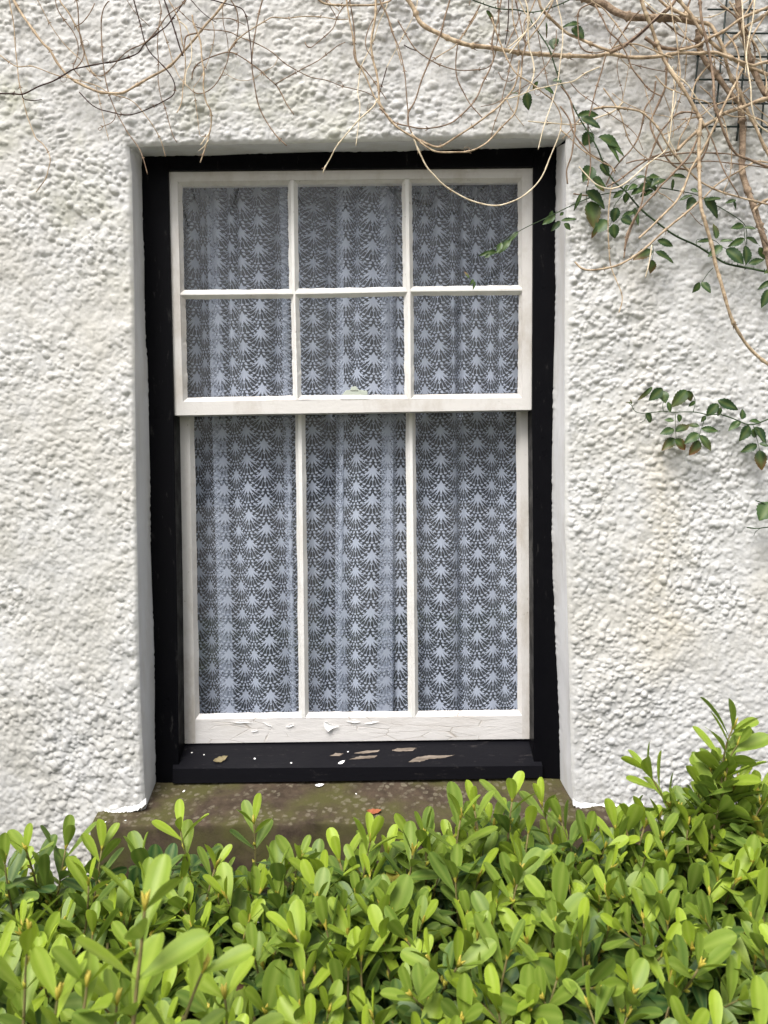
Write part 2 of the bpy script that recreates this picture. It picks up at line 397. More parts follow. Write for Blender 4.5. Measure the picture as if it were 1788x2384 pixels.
# reveal of smooth painted plaster
def resample(pts, n, jit=0, seed=0):
    p = np.array(pts, float); s = np.r_[0, np.cumsum(np.hypot(*np.diff(p[:, :2], axis=0).T))]
    t = np.linspace(0, s[-1], n); q = np.stack([np.interp(t, s, p[:, 0]), np.interp(t, s, p[:, 1])], 1)
    return q
def reveal_strip(outer, inner, n, nrm, seed):
    oo = resample(outer, n); ii = resample(inner, n)
    jj = (vnoise(np.arange(n) * 1.0, np.zeros(n), 26, seed) - .5) * 3.0 + (vnoise(np.arange(n) * 1.0, np.zeros(n), 1.7, seed + 1) - .5) * 2.2 * (vnoise(np.arange(n) * 1.0, np.ones(n), 14, seed + 5) > .45)
    A = P(oo[:, 0], oo[:, 1], 0.0); Bv = P(ii[:, 0], ii[:, 1], YF - 0.001); jj = jj * 0.001
    rows = []
    for t in (0, 0.03, 0.08, 0.2, 0.4, 0.6, 0.8, 0.95, 1.0):
        r_ = A * (1 - t) + Bv * t; r_[:, 1] = 0.0055 + (YF - 0.0065) * t
        w_ = (vnoise(np.arange(n) * 1.0 + 3, np.full(n, t * 9.), 30, seed + 2) - .5) * 0.004 * math.sin(math.pi * t)
        w_ = w_ + jj * max(0, (t - .78) / .22); r_[:, 0] += w_ * nrm[0]; r_[:, 2] -= w_ * nrm[1]
        rows.append(r_)
    r_ = rows[-1].copy(); r_[:, 1] = YF + 0.004; r_[:, 0] -= nrm[0] * .004; r_[:, 2] += nrm[1] * .004; rows.append(r_)
    Vv = np.concatenate(rows); k = len(rows)
    f = [(a * n + b_, a * n + b_ + 1, (a + 1) * n + b_ + 1, (a + 1) * n + b_) for a in range(k - 1) for b_ in range(n - 1)]
    return Vv, f
g = Geo()
g.add(*reveal_strip(Lpx, iLpx, 460, (1, 0), 21)); g.add(*reveal_strip(Rpx, iRpx, 460, (-1, 0), 25)); g.add(*reveal_strip(Tpx, iTpx, 300, (0, 1), 31))
g.build('window_reveal', REVEAL, wall, smooth=True)

# ------------------------------------------------------------------ dark room behind
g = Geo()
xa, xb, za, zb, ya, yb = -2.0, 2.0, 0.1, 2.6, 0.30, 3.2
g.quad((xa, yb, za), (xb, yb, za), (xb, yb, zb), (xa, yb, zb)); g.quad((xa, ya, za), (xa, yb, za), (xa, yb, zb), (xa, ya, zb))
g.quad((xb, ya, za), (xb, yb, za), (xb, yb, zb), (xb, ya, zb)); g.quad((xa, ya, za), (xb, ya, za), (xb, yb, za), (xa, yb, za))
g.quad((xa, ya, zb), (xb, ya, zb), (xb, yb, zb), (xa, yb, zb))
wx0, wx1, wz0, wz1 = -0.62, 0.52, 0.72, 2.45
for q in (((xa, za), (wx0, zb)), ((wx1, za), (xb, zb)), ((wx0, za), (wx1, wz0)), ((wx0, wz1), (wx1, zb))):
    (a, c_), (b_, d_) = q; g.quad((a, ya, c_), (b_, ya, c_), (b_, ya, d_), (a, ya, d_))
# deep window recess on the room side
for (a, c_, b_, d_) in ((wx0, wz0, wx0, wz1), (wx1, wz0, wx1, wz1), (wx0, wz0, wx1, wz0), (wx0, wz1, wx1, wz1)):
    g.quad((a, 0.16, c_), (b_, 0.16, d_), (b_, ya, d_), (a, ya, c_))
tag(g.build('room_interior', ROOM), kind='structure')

# ------------------------------------------------------------------ sash window
win = empty('sash_window', tuple(P(np.array(830), np.array(1815), YF)), 'white six-over-three sliding sash window in a black frame', 'window')
win['kind'] = 'thing'; wall['kind'] = 'thing'
def PX(pts, y): p = np.array(pts, float); return [tuple(q) for q in P(p[:, 0], p[:, 1], np.full(len(p), y))]
frame = Geo()
frame.prism(PX([(300, 330), (391, 335), (391, 396), (397, 680), (404, 966), (411, 1350), (417, 1825), (300, 1830)], YF), YF, 0.21)
frame.prism(PX([(1241, 335), (1340, 330), (1340, 1815), (1243, 1812), (1242, 1400), (1239, 966), (1242, 388)], YF + .0004), YF + .0004, 0.21)
frame.prism(PX([(391, 335), (1241, 330), (1242, 388), (391, 396.5)], YF + .0008), YF + .0008, 0.21)
frame.build('frame', BLACK, win, bevel=0.0015)
# parting bead on the left jamb beside the lower sash
pb = Geo(); pb.prism(PX([(409, 972), (414, 972), (421, 1730), (417, 1730)], 0.135), 0.135, 0.20); pb.build('parting_bead', BLACK, win)
# timber cill
cl = Geo()
BL_, BR_ = PX([(408, 1731), (1246, 1719)], 0.158); FL_, FR_ = PX([(402, 1790), (1263, 1783)], 0.083)
np_ = np.cross(np.array(FR_) - FL_, np.array(BL_) - FL_); dr_ = np.array(BR_) - CAM
BR_ = tuple(CAM + dr_ * (np.dot(np.array(FL_) - CAM, np_) / np.dot(dr_, np_)))
GL_, GR_ = PX([(402, 1824), (1263, 1811)], 0.083)
n = 40
def lerp(a, b_, t): return tuple(np.array(a) * (1 - t) + np.array(b_) * t)
for i in range(n):
    a, b_ = i / n, (i + 1) / n
    cl.quad(lerp(GL_, GR_, a), lerp(GL_, GR_, b_), lerp(FL_, FR_, b_), lerp(FL_, FR_, a))
    cl.quad(lerp(FL_, FR_, a), lerp(FL_, FR_, b_), lerp(BL_, BR_, b_), lerp(BL_, BR_, a))
cl.quad(GL_, FL_, BL_, (BL_[0], BL_[1], GL_[2])); cl.quad(GR_, FR_, BR_, (BR_[0], BR_[1], GR_[2]))
cill = cl.build('cill', CILL, win)
def cill_pt(px, py, lift=0.0010):
    """point of the sloping cill face seen at a photo pixel"""
    A, B_, C_ = map(np.array, (FL_, FR_, BL_)); nn = np.cross(B_ - A, C_ - A); nn /= np.linalg.norm(nn)
    if nn[2] < 0: nn = -nn
    d = FPX * fwd + (px - CX) * rgt - (py - CY) * upv
    t = np.dot(A + nn * lift - CAM, nn) / np.dot(d, nn); return CAM + d * t
def ragged(name, pts, mat, parent, jit, fn, seed=1, nsub=5):
    rr_ = random.Random(seed); out = []
    for i in range(len(pts)):
        a, b_ = pts[i], pts[(i + 1) % len(pts)]
        for k in range(nsub):
            t = k / nsub; out.append((a[0] * (1 - t) + b_[0] * t + rr_.uniform(-jit, jit), a[1] * (1 - t) + b_[1] * t + rr_.uniform(-jit, jit) * .5))
    v = [fn(*p) for p in out]; o_ = mesh_obj(name, v, [tuple(range(len(v)))], mat, None, False); attach(o_, parent); return o_
K8 = lambda x, y: (800 + x / 2.37, 1600 + y / 2.37)
K7 = lambda x, y: (200 + x / 2.37, 1600 + y / 2.37)
for s_, pl in enumerate([[K8(55, 364), K8(120, 350), K8(198, 346), K8(190, 356), K8(110, 366)], [K8(30, 398), K8(90, 380), K8(190, 376), K8(170, 390), K8(80, 396)],
                         [K8(265, 348), K8(300, 336), K8(405, 334), K8(380, 350), K8(300, 354)], [K8(358, 412), K8(400, 386), K8(470, 376), K8(612, 374), K8(560, 388), K8(470, 396), K8(420, 412)],
                         [K7(1345, 380), K7(1380, 362), K7(1420, 366), K7(1400, 378)]]):
    ragged('bare_wood_patch', pl, WOOD, cill, 1.1, cill_pt, s_, 6)

def sash(name, label, outer, y0, cols, rows_, depth=0.042):
    """outer: 4 px corners TL TR BR BL; cols/rows_: function pane(r,c)->4 px corners of the visible glass"""
    root_mats = {}
    O = [np.array(p) for p in PX(outer, y0)]
    yg = y0 + 0.013
    es, et, eb = 0.0085, 0.0075, 0.0118
    nr, nc = len(rows_), len(rows_[0])
    R2 = [[[np.array(p) for p in PX(rows_[r][c_], yg)] for c_ in range(nc)] for r in range(nr)]
    R1 = [[None] * nc for _ in range(nr)]
    for r in range(nr):
        for c_ in range(nc):
            a, b_, c2, d = R2[r][c_]
            R1[r][c_] = [np.array((a[0] - es, y0, a[2] + et)), np.array((b_[0] + es, y0, b_[2] + et)), np.array((c2[0] + es, y0, c2[2] - eb)), np.array((d[0] - es, y0, d[2] - eb))]
    rr_ = random.Random(hash(label) % 999)
    def chamfer(g_, pane, k):
        r, c_ = pane; a1, b1 = R1[r][c_][k], R1[r][c_][(k + 1) % 4]; a2, b2 = R2[r][c_][k], R2[r][c_][(k + 1) % 4]
        n_ = 26; pr = []
        for i in range(n_ + 1):
            t = i / n_; o1 = a1 * (1 - t) + b1 * t; o2 = a2 * (1 - t) + b2 * t
            if 0 < i < n_:
                j = rr_.uniform(-.0007, .0007) + .0005 * math.sin(i * .9 + k)
                if k in (0, 2): o2[2] += j
                else: o2[0] += j
            pr.append((o1, o2))
        for i in range(n_):
            g_.quad(pr[i][0], pr[i + 1][0], pr[i + 1][1], pr[i][1])
    s_root = bpy.data.objects.new(name, None)
    g = Geo()
    # stiles (a hair proud of the rails)
    def off(p, dy): q = np.array(p, float).copy(); q[1] += dy; return q
    e = -0.0006
    TLi, TRi, BRi, BLi = R1[0][0][0], R1[0][-1][1], R1[-1][-1][2], R1[-1][0][3]
    # where the inner edge of each stile meets the outer rails
    def ext(p, q, z): t = (z - p[2]) / (q[2] - p[2]); return p + (q - p) * t
    Lt, Lb = ext(TLi, BLi, O[0][2]), ext(TLi, BLi, O[3][2]); Rt, Rb = ext(TRi, BRi, O[1][2]), ext(TRi, BRi, O[2][2])
    parts = []
    def stile(a, b_, c2, d, pans, k, outer_edge):
        gg = Geo(); gg.prism([off(a, e), off(b_, e), off(c2, e), off(d, e)], None, y0 + depth)
        for r in range(nr): chamfer(gg, (r, pans), k)
        return gg
    SW = SASH_W
    gg = Geo(); gg.prism([off(O[0], e), off(Lt, e), off(Lb, e), off(O[3], e)], y0 + e, y0 + 0.0125); [chamfer(gg, (r, 0), 3) for r in range(nr)]
    parts.append(('stile', gg, SW))
    gg = Geo(); gg.prism([off(Rt, e), off(O[1], e), off(O[2], e), off(Rb, e)], y0 + e, y0 + 0.0125); [chamfer(gg, (r, nc - 1), 1) for r in range(nr)]
    parts.append(('stile', gg, SW))
    tl, tr_, bl, br = Lt, Rt, Lb, Rb
    tops = [TLi, TRi]; bots = [BLi, BRi]
    gg = Geo(); gg.prism([tl, tr_, TRi, TLi], y0, y0 + 0.0125); [chamfer(gg, (0, c_), 0) for c_ in range(nc)]
    parts.append(('top_rail', gg, SW))
    gg = Geo(); gg.prism([BLi, BRi, br, bl], y0, y0 + depth); [chamfer(gg, (nr - 1, c_), 2) for c_ in range(nc)]
    parts.append(('bottom_rail', gg, CRACK if nr == 1 else SW))
    for c_ in range(nc - 1):
        gg = Geo()
        for r in range(nr):
            gg.quad(R1[r][c_][1], R1[r][c_ + 1][0], R1[r][c_ + 1][3], R1[r][c_][2]); chamfer(gg, (r, c_), 1); chamfer(gg, (r, c_ + 1), 3)
        for r in range(nr - 1):
            gg.quad(R1[r][c_][2], R1[r][c_ + 1][3], R1[r + 1][c_ + 1][0], R1[r + 1][c_][1])
        parts.append(('glazing_bar', gg, PUTTY))
    for r in range(nr - 1):
        gg = Geo()
        for c_ in range(nc):
            gg.quad(R1[r][c_][3], R1[r][c_][2], R1[r + 1][c_][1], R1[r + 1][c_][0]); chamfer(gg, (r, c_), 2); chamfer(gg, (r + 1, c_), 0)
        parts.append(('glazing_bar', gg, PUTTY))
    # back of the sash: one thin backing behind rails so that it has a body
    body = Geo()
    for q in ([O[0], Lt, Lb, O[3]], [Rt, O[1], O[2], Rb], [tl, tr_, TRi, TLi]):
        f_ = [off(p, 0.013) for p in q]; body.prism(f_, y0 + 0.013, y0 + depth)
    root = body.build(name, SW, win); root['label'] = label
    for nm, gg, mt in parts: gg.build(nm, mt, root)
    for r in range(nr):
        for c_ in range(nc):
            a, b_, c2, d = [p.copy() for p in R2[r][c_]]
            ex = 0.003
            q = [(a[0] - ex, yg - .0004, a[2] + ex), (b_[0] + ex, yg - .0004, b_[2] + ex), (c2[0] + ex, yg - .0004, c2[2] - ex), (d[0] - ex, yg - .0004, d[2] - ex)]
            gg = Geo(); gg.add(q, [(3, 2, 1, 0)]); gg.build('glass_pane', GLASS, root)
    return root
up_rows = [[[(425, 435), (670, 431), (673, 673), (429, 675)], [(693, 430), (935, 428), (938, 668), (696, 672)], [(959, 427), (1205, 426), (1207, 664), (962, 667)]],
           [[(432, 697), (677, 695), (682, 921), (437, 926)], [(697, 695), (940, 690), (942, 919), (702, 920)], [(963, 689), (1208, 687), (1205, 917), (964, 919)]]]
upper = sash('upper_sash', 'upper sash with six panes', [(391, 397), (1242, 389), (1240, 954), (404, 967)], 0.106, None, up_rows)
lo_rows = [[[(452, 955), (687, 950), (696, 1657), (465, 1661)], [(711, 950), (944, 948), (950, 1655), (719, 1657)], [(967, 948), (1201, 945), (1205, 1652), (974, 1655)]]]
lower = sash('lower_sash', 'lower sash with three tall panes and flaking bottom rail', [(415, 925), (1238, 915), (1243, 1720), (427, 1731)], 0.152, None, lo_rows)
# fastener on the meeting rail of the lower sash
g = Geo()
g.prism(PX([(792, 930), (797, 918), (806, 908), (846, 908), (852, 915), (853, 930)], 0.143), 0.143, 0.165)
g.prism(PX([(815, 909), (818, 900), (829, 899), (834, 906), (835, 909)], 0.141), 0.141, 0.160)
g.prism(PX([(840, 909), (855, 909), (856, 921), (842, 921)], 0.138), 0.138, 0.1425)
g.build('sash_fastener', FAST, lower, bevel=0.001)
# curled flakes of paint on the bottom rail
def flakemesh(pts, y, curl, mat, name, parent, seed):
    p3 = PX(pts, y); c0 = np.mean(p3, axis=0)
    vv = [tuple(c0 + np.array((0, -curl * .2, 0)))] + [(q[0], q[1] - curl * (0.4 + 0.6 * random.random()), q[2]) for q in p3]
    n_ = len(p3); ff = [(0, i + 1, (i + 1) % n_ + 1) for i in range(n_)]
    o_ = mesh_obj(name, vv, ff, mat, None, False)
    s = o_.modifiers.new('s', 'SOLIDIFY'); s.thickness = 0.0006
    attach(o_, parent)
F_ = []
flakemesh([K7(1312, 188), K7(1330, 182), K7(1350, 200), K7(1400, 210), K7(1360, 225), K7(1338, 240), K7(1320, 222)], 0.151, 0.011, FLAKE, 'peeling_paint', lower, 1)
for pts in ([K7(800, 190), K7(860, 182), K7(920, 192), K7(850, 197)], [K7(910, 240), K7(945, 232), K7(950, 240), K7(920, 246)], [K7(975, 190), K7(1010, 200), K7(1030, 216), K7(1000, 208)],
            [K7(1100, 215), K7(1140, 200), K7(1150, 208), K7(1120, 220)], [K8(10, 185), K8(60, 175), K8(95, 190), K8(60, 196)], [K8(110, 200), K8(160, 188), K8(200, 186), K8(150, 200)]):
    flakemesh(pts, 0.1508, 0.0022, FLAKE, 'peeling_paint', lower, 2)

# stone sill
def stone():
    n_, mrows = 130, []
    back = resample([(318, 1826), (1330, 1806)], n_); 
    A = P(back[:, 0], back[:, 1], np.full(n_, 0.10))
    xl, xr = P(np.array(231.), np.array(1905.), 0.)[0], P(np.array(1500.), np.array(1880.), 0.)[0]
    zc = P(np.array(800.), np.array(1888.), 0.)[2]
    zf = P(np.array(600.), np.array(1919.), -0.052)[2]
    xx = np.linspace(xl, xr, 160); r_ = np.random.default_rng(5)
    yy = [(0.12, None), (0.08, None), (0.05, None), (0.02, None), (0.0, None), (-0.025, None), (-0.044, None), (-0.0505, None), (-0.052, 'e'), (-0.0535, 'f1'), (-0.054, 'f2'), (-0.054, 'f3'), (-0.05, 'f4')]
    zback = P(np.array(830.), np.array(1815.), 0.10)[2]
    rows = []
    for y, k in yy:
        t = (0.10 - y) / 0.152; z = zback * (1 - t) + zf * t
        if k == 'e': z = zf - 0.003
        if k == 'f1': z = zf - 0.010
        if k == 'f2': z = zf - 0.07
        if k == 'f3': z = zf - 0.14
        if k == 'f4': z = zf - 0.15
        nn = (vnoise(xx + 9, np.full(160, y * 1.0 + 3), 0.03, 71) - .5) * 0.004 + (vnoise(xx + 9, np.full(160, z * 1.0), 0.012, 72) - .5) * 0.002
        rows.append(np.stack([xx, np.full(160, y) + (nn if k and k != 'e' else 0), np.full(160, z) + (nn if not k else nn * .7)], 1))
    V_ = np.concatenate(rows); k_ = len(rows)
    f = [(a * 160 + b_, (a + 1) * 160 + b_, (a + 1) * 160 + b_ + 1, a * 160 + b_ + 1) for a in range(k_ - 1) for b_ in range(159)]
    f.append(tuple(a * 160 for a in range(k_))[::-1]); f.append(tuple(a * 160 + 159 for a in range(k_)))
    return V_, f, zback, zf
sv, sf, SZB, SZF = stone()
o = mesh_obj('stone_sill', sv, sf, STONE, None, True); attach(o, win); o['label'] = 'worn brown sandstone sill with lichen'
def sill_pt(px, py, lift=0.0015):
    A = np.array((0, 0.10, SZB)); nn = np.array((0, -(SZB - SZF), 0.152)); nn /= np.linalg.norm(nn)
    d = FPX * fwd + (px - CX) * rgt - (py - CY) * upv
    t = np.dot(A + nn * lift - CAM, nn) / np.dot(d, nn); return CAM + d * t
# torn plaster edge over the ends of the sill
def lip(pts, seed):
    rr_ = random.Random(seed); g_ = Geo(); q = resample(pts, 46); n_ = len(q)
    top, bot = [], []
    for i, (x, y) in enumerate(q):
        j = rr_.uniform(-2.2, 2.2); e_ = 4 + 5 * vnoise(np.array([i * 1.]), np.array([0.]), 4, seed)[0]
        top.append(P(np.array(x), np.array(y - 14), -0.0005)); bot.append((P(np.array(x), np.array(y + j), -0.010), P(np.array(x), np.array(y + e_ * .6 + j), -0.002)))
    for i in range(n_ - 1):
        g_.quad(top[i], top[i + 1], bot[i + 1][0], bot[i][0]); g_.quad(bot[i][0], bot[i + 1][0], bot[i + 1][1], bot[i][1])
    return g_
g1 = lip([(232, 1900), (262, 1893), (300, 1890), (325, 1884), (340, 1872)], 3); g2 = lip([(1333, 1872), (1342, 1880), (1380, 1884), (1430, 1886), (1500, 1880)], 8)
g1.add(g2.v, g2.f); g1.build('plaster_lip', REVEAL, wall, smooth=True)

# ------------------------------------------------------------------ lace curtain
def chaikin(p, k):
    for _ in range(k):
        a, b_ = p[:-1], p[1:]
        q = np.empty((2 * len(a), p.shape[1])); q[0::2] = a * .78 + b_ * .22; q[1::2] = a * .22 + b_ * .78
        p = np.vstack([p[:1], q, p[-1:]])
    return p
#        bottom px, top px, depth
fold = np.array([(395, 405, .232), (425, 432, .226), (560, 520, .230), (506, 476, .225), (555, 517, .220), (503, 473, .212), (570, 535, .210), (640, 610, .215), (700, 679, .226), (676, 643, .220), (698, 676, .216), (674, 640, .205), (722, 706, .212), (752, 748, .218),
                 (768, 764, .238), (818, 803, .222), (781, 781, .218), (812, 799, .209), (779, 779, .196), (800, 800, .194), (860, 860, .193), (928, 927, .196), (868, 884, .210), (925, 925, .217), (876, 888, .224), (930, 930, .229), (990, 990, .222), (1050, 1050, .220),
                 (1070, 1066, .243), (1090, 1096, .222), (1112, 1120, .238), (1150, 1150, .222), (1200, 1200, .224), (1240, 1240, .22)], float)
fold[:, 2] -= .012
fold = chaikin(fold, 2)
ZTOP, ZBOT = P(np.array(830.), np.array(425.), .22)[2], P(np.array(830.), np.array(1690.), .22)[2]
XB = P(fold[:, 0], np.full(len(fold), 1650.), fold[:, 2])[:, 0]; XT = P(fold[:, 1], np.full(len(fold), 450.), fold[:, 2])[:, 0]
arc = np.r_[0, np.cumsum(np.hypot(np.diff(XB), np.diff(fold[:, 2])))]
def cloth(u, v, back=0.0):
    """u along the cloth (m), v up from the bottom (m) -> world"""
    t = v / (ZTOP - ZBOT)
    tt = np.clip(t, 0, 1.1)
    xb = np.interp(u, arc, XB); xt = np.interp(u, arc, XT); y = np.interp(u, arc, fold[:, 2])
    x = xb * (1 - tt) + xt * tt
    g_ = np.clip((tt - 0.45) / 0.55, 0, 1.1)
    y = y + g_ * 0.009 * np.sin(u * 150 + 2 * np.sin(u * 21)) + 0.003 * np.sin(u * 40 + v * 2)
    x = x + g_ * 0.004 * np.sin(u * 150 + 1 + 2 * np.sin(u * 21)) + 0.0035 * np.sin(v * 3.1 + u * 6)
    y = y + 0.0085 * np.sin(u * 58 + 1.2 * np.sin(v * 2.2) + 1.0) * (1 - .5 * g_)
    x = x + 0.0050 * np.sin(u * 58 + 1.2 * np.sin(v * 2.2) + 2.4)
    return np.stack([x, y + back, ZBOT + v + 0.003 * np.sin(u * 30 + v * 4)], -1)
PER = 0.0705
# motif in units of the repeat: apex at (0,0), growing down
mv, mf = [], []
def mpoly(pts):
    b_ = len(mv); mv.extend(pts); 
    for i in range(1, len(pts) - 1): mf.append((b_, b_ + i, b_ + i + 1))
def mstrip(pts, w):
    b_ = len(mv); n_ = len(pts)
    for i in range(n_):
        a = np.array(pts[max(i - 1, 0)]); c_ = np.array(pts[min(i + 1, n_ - 1)]); d = c_ - a; d = d / (np.hypot(*d) + 1e-9); nn = np.array((-d[1], d[0])) * (w[i] if hasattr(w, '__len__') else w)
        p = np.array(pts[i]); mv.append(tuple(p + nn)); mv.append(tuple(p - nn))
    for i in range(n_ - 1):
        k = b_ + 2 * i; mf.append((k, k + 1, k + 3)); mf.append((k, k + 3, k + 2))
def mring(cx, cy, rx, ry, w, rot=0, n_=9):
    pts = []
    for i in range(n_ + 1):
        a = 2 * math.pi * i / n_; x, y = rx * math.cos(a), ry * math.sin(a)
        pts.append((cx + x * math.cos(rot) - y * math.sin(rot), cy + x * math.sin(rot) + y * math.cos(rot)))
    mstrip(pts, w)
loops = [(-.238, -.378, .032, -.8), (-.138, -.470, .030, -.42), (0, -.515, .030, 0), (.138, -.470, .030, .42), (.238, -.378, .032, .8)]
for k, (lx, ly, lr, rot) in enumerate(loops):
    cxm = (-.028, -.03, 0, .03, .028)[k]
    ctrl = [(0, 0), (cxm * .6, -.10), (lx * .32, ly * .56), (lx * .60, ly * .80), (lx * .90, ly * .94)]
    if k == 2: ctrl = [(0, 0), (0, -.15), (0, -.3), (0, -.45)]
    p = chaikin(np.array(ctrl), 2)
    mstrip([tuple(q) for q in p], list(np.interp(np.linspace(0, 1, len(p)), [0, .35, .8, 1], [.008, .028, .036, .020])))
    mring(lx, ly, lr * (1.05 if k != 2 else .9), lr * (1.2 if k != 2 else 1.8), .012, rot)
mstrip([(0, 0), (0, -.06), (0, -.11), (0, -.16), (0, -.21), (0, -.25), (0, -.29), (0, -.33)], [.008, .020, .032, .046, .062, .070, .060, .02])
beads = [(0, -.775), (-.125, -.755), (.125, -.755), (-.245, -.69), (.245, -.69), (-.345, -.595), (.345, -.595), (-.42, -.485), (.42, -.485), (-.44, -.36), (.44, -.36), (-.065, -.885), (.065, -.885), (-.19, -.838), (.19, -.838), (-.30, -.758), (.30, -.758), (-.398, -.655), (.398, -.655)]
for kb, (bx, by) in enumerate(beads):
    bs_ = 1.0 if kb < 11 else .80
    a = math.atan2(by + .25, bx) + math.pi / 2
    pts = []
    for i in range(6):
        th = math.pi / 3 * i; x, y = .050 * bs_ * math.cos(th), .037 * bs_ * math.sin(th)
        pts.append((bx + x * math.cos(a) - y * math.sin(a), by + x * math.sin(a) + y * math.cos(a)))
    mpoly(pts)
for i, a in enumerate(np.linspace(-1.25, 1.25, 11)):
    r0_, r1_ = (.20 if abs(a) > 1.0 else .27), .52
    c0 = (0, -.25)
    mstrip([(c0[0] + q_ * math.sin(a) * .87, c0[1] - q_ * math.cos(a)) for q_ in np.linspace(r0_, r1_, 5)], .0070)
mv = np.array(mv); mf = np.array(mf)
VV, FF = [], []; base = 0
ncol = int(arc[-1] / (PER / 2)) + 2; nrow = int((ZTOP - ZBOT) / PER) + 2
for c_ in range(ncol):
    for r in range(-1, nrow + 1):
        uu = c_ * PER / 2 + mv[:, 0] * PER; v_ = r * PER + (PER / 2 if c_ % 2 else 0) + mv[:, 1] * PER * 0.985
        ok = (uu > 0.001) & (uu < arc[-1] - .001) & (v_ > 0) & (v_ < ZTOP - ZBOT - 0.012)
        if not ok.all():
            fo = ok[mf].all(1)
            if not fo.any(): continue
            f_ = mf[fo]
        else: f_ = mf
        VV.append(cloth(uu, v_)); FF.append(f_ + base); base += len(mv)
lace_t = empty('lace_curtain', tuple(P(np.array(830.), np.array(440.), .22)), 'white scallop patterned lace net curtain hanging inside the window', 'curtain')
o = mesh_obj('lace_pattern', np.concatenate(VV), np.concatenate(FF), LACE, None, True); attach(o, lace_t)
uu = np.linspace(0.0, arc[-1], 420); v_ = np.linspace(0, ZTOP - ZBOT, 40)
U, W_ = np.meshgrid(uu, v_, indexing='ij'); G = cloth(U, W_, 0.0008).reshape(-1, 3); ii = np.arange(420 * 40).reshape(420, 40)
o = mesh_obj('net', G, np.stack([ii[:-1, :-1], ii[1:, :-1], ii[1:, 1:], ii[:-1, 1:]], -1).reshape(-1, 4), NET, None, True); attach(o, lace_t)
v_ = np.linspace(ZTOP - ZBOT - .014, ZTOP - ZBOT, 3); U, W_ = np.meshgrid(uu, v_, indexing='ij'); G = cloth(U, W_, -0.0006).reshape(-1, 3); ii = np.arange(420 * 3).reshape(420, 3)
o = mesh_obj('heading_tape', G, np.stack([ii[:-1, :-1], ii[1:, :-1], ii[1:, 1:], ii[:-1, 1:]], -1).reshape(-1, 4), NET, None, True); attach(o, lace_t)

# ------------------------------------------------------------------ vines
OFFS = {'A': (0, 0, 3.687), 'B': (450, 0, 3.687), 'C': (900, 0, 3.687), 'D': (1338, 0, 3.687), 'E': (1338, 400, 3.687), 'F': (1200, 200, 2.8214), 'G': (850, 300, 3.016), 'H': (1300, 800, 3.4)}
def conv(c_, pts):
    ox, oy, s = OFFS[c_]; return [(ox + p[0] / s, oy + p[1] / s) for p in pts]
def catmull(p, step):
    p = np.array(p, float); q = np.vstack([2 * p[0] - p[1], p, 2 * p[-1] - p[-2]]); out = []
    for i in range(1, len(q) - 2):
        n_ = max(2, int(np.hypot(*(q[i + 1] - q[i])[:2]) / step)); t = np.linspace(0, 1, n_, endpoint=False)[:, None]
        out.append(.5 * (2 * q[i] + (-q[i - 1] + q[i + 1]) * t + (2 * q[i - 1] - 5 * q[i] + 4 * q[i + 1] - q[i + 2]) * t ** 2 + (-q[i - 1] + 3 * q[i] - 3 * q[i + 1] + q[i + 2]) * t ** 3))
    return np.vstack(out + [q[-2:-1]])
def tube(path, rad_, sides=7):
    path = np.asarray(path); n_ = len(path); T = np.gradient(path, axis=0); T /= np.linalg.norm(T, axis=1)[:, None] + 1e-12
    ref = np.array((0, 1.0, 0.05)); A_ = np.cross(T, ref); A_ /= np.linalg.norm(A_, axis=1)[:, None] + 1e-9; B_ = np.cross(T, A_)
    a = np.linspace(0, 2 * math.pi, sides, endpoint=False)
    V_ = path[:, None] + rad_[:, None, None] * (np.cos(a)[None, :, None] * A_[:, None] + np.sin(a)[None, :, None] * B_[:, None])
    V_ = V_.reshape(-1, 3); f = []
    i = np.arange((n_ - 1) * sides); r = i // sides; k = i % sides; k2 = (k + 1) % sides
    f = np.stack([r * sides + k, r * sides + k2, (r + 1) * sides + k2, (r + 1) * sides + k], -1)
    b_ = len(V_); V_ = np.vstack([V_, path[:1], path[-1:]])
    f = [tuple(x) for x in f] + [(b_, (k + 1) % sides, k) for k in range(sides)] + [(b_ + 1, (n_ - 1) * sides + k, (n_ - 1) * sides + (k + 1) % sides) for k in range(sides)]
    return V_, f
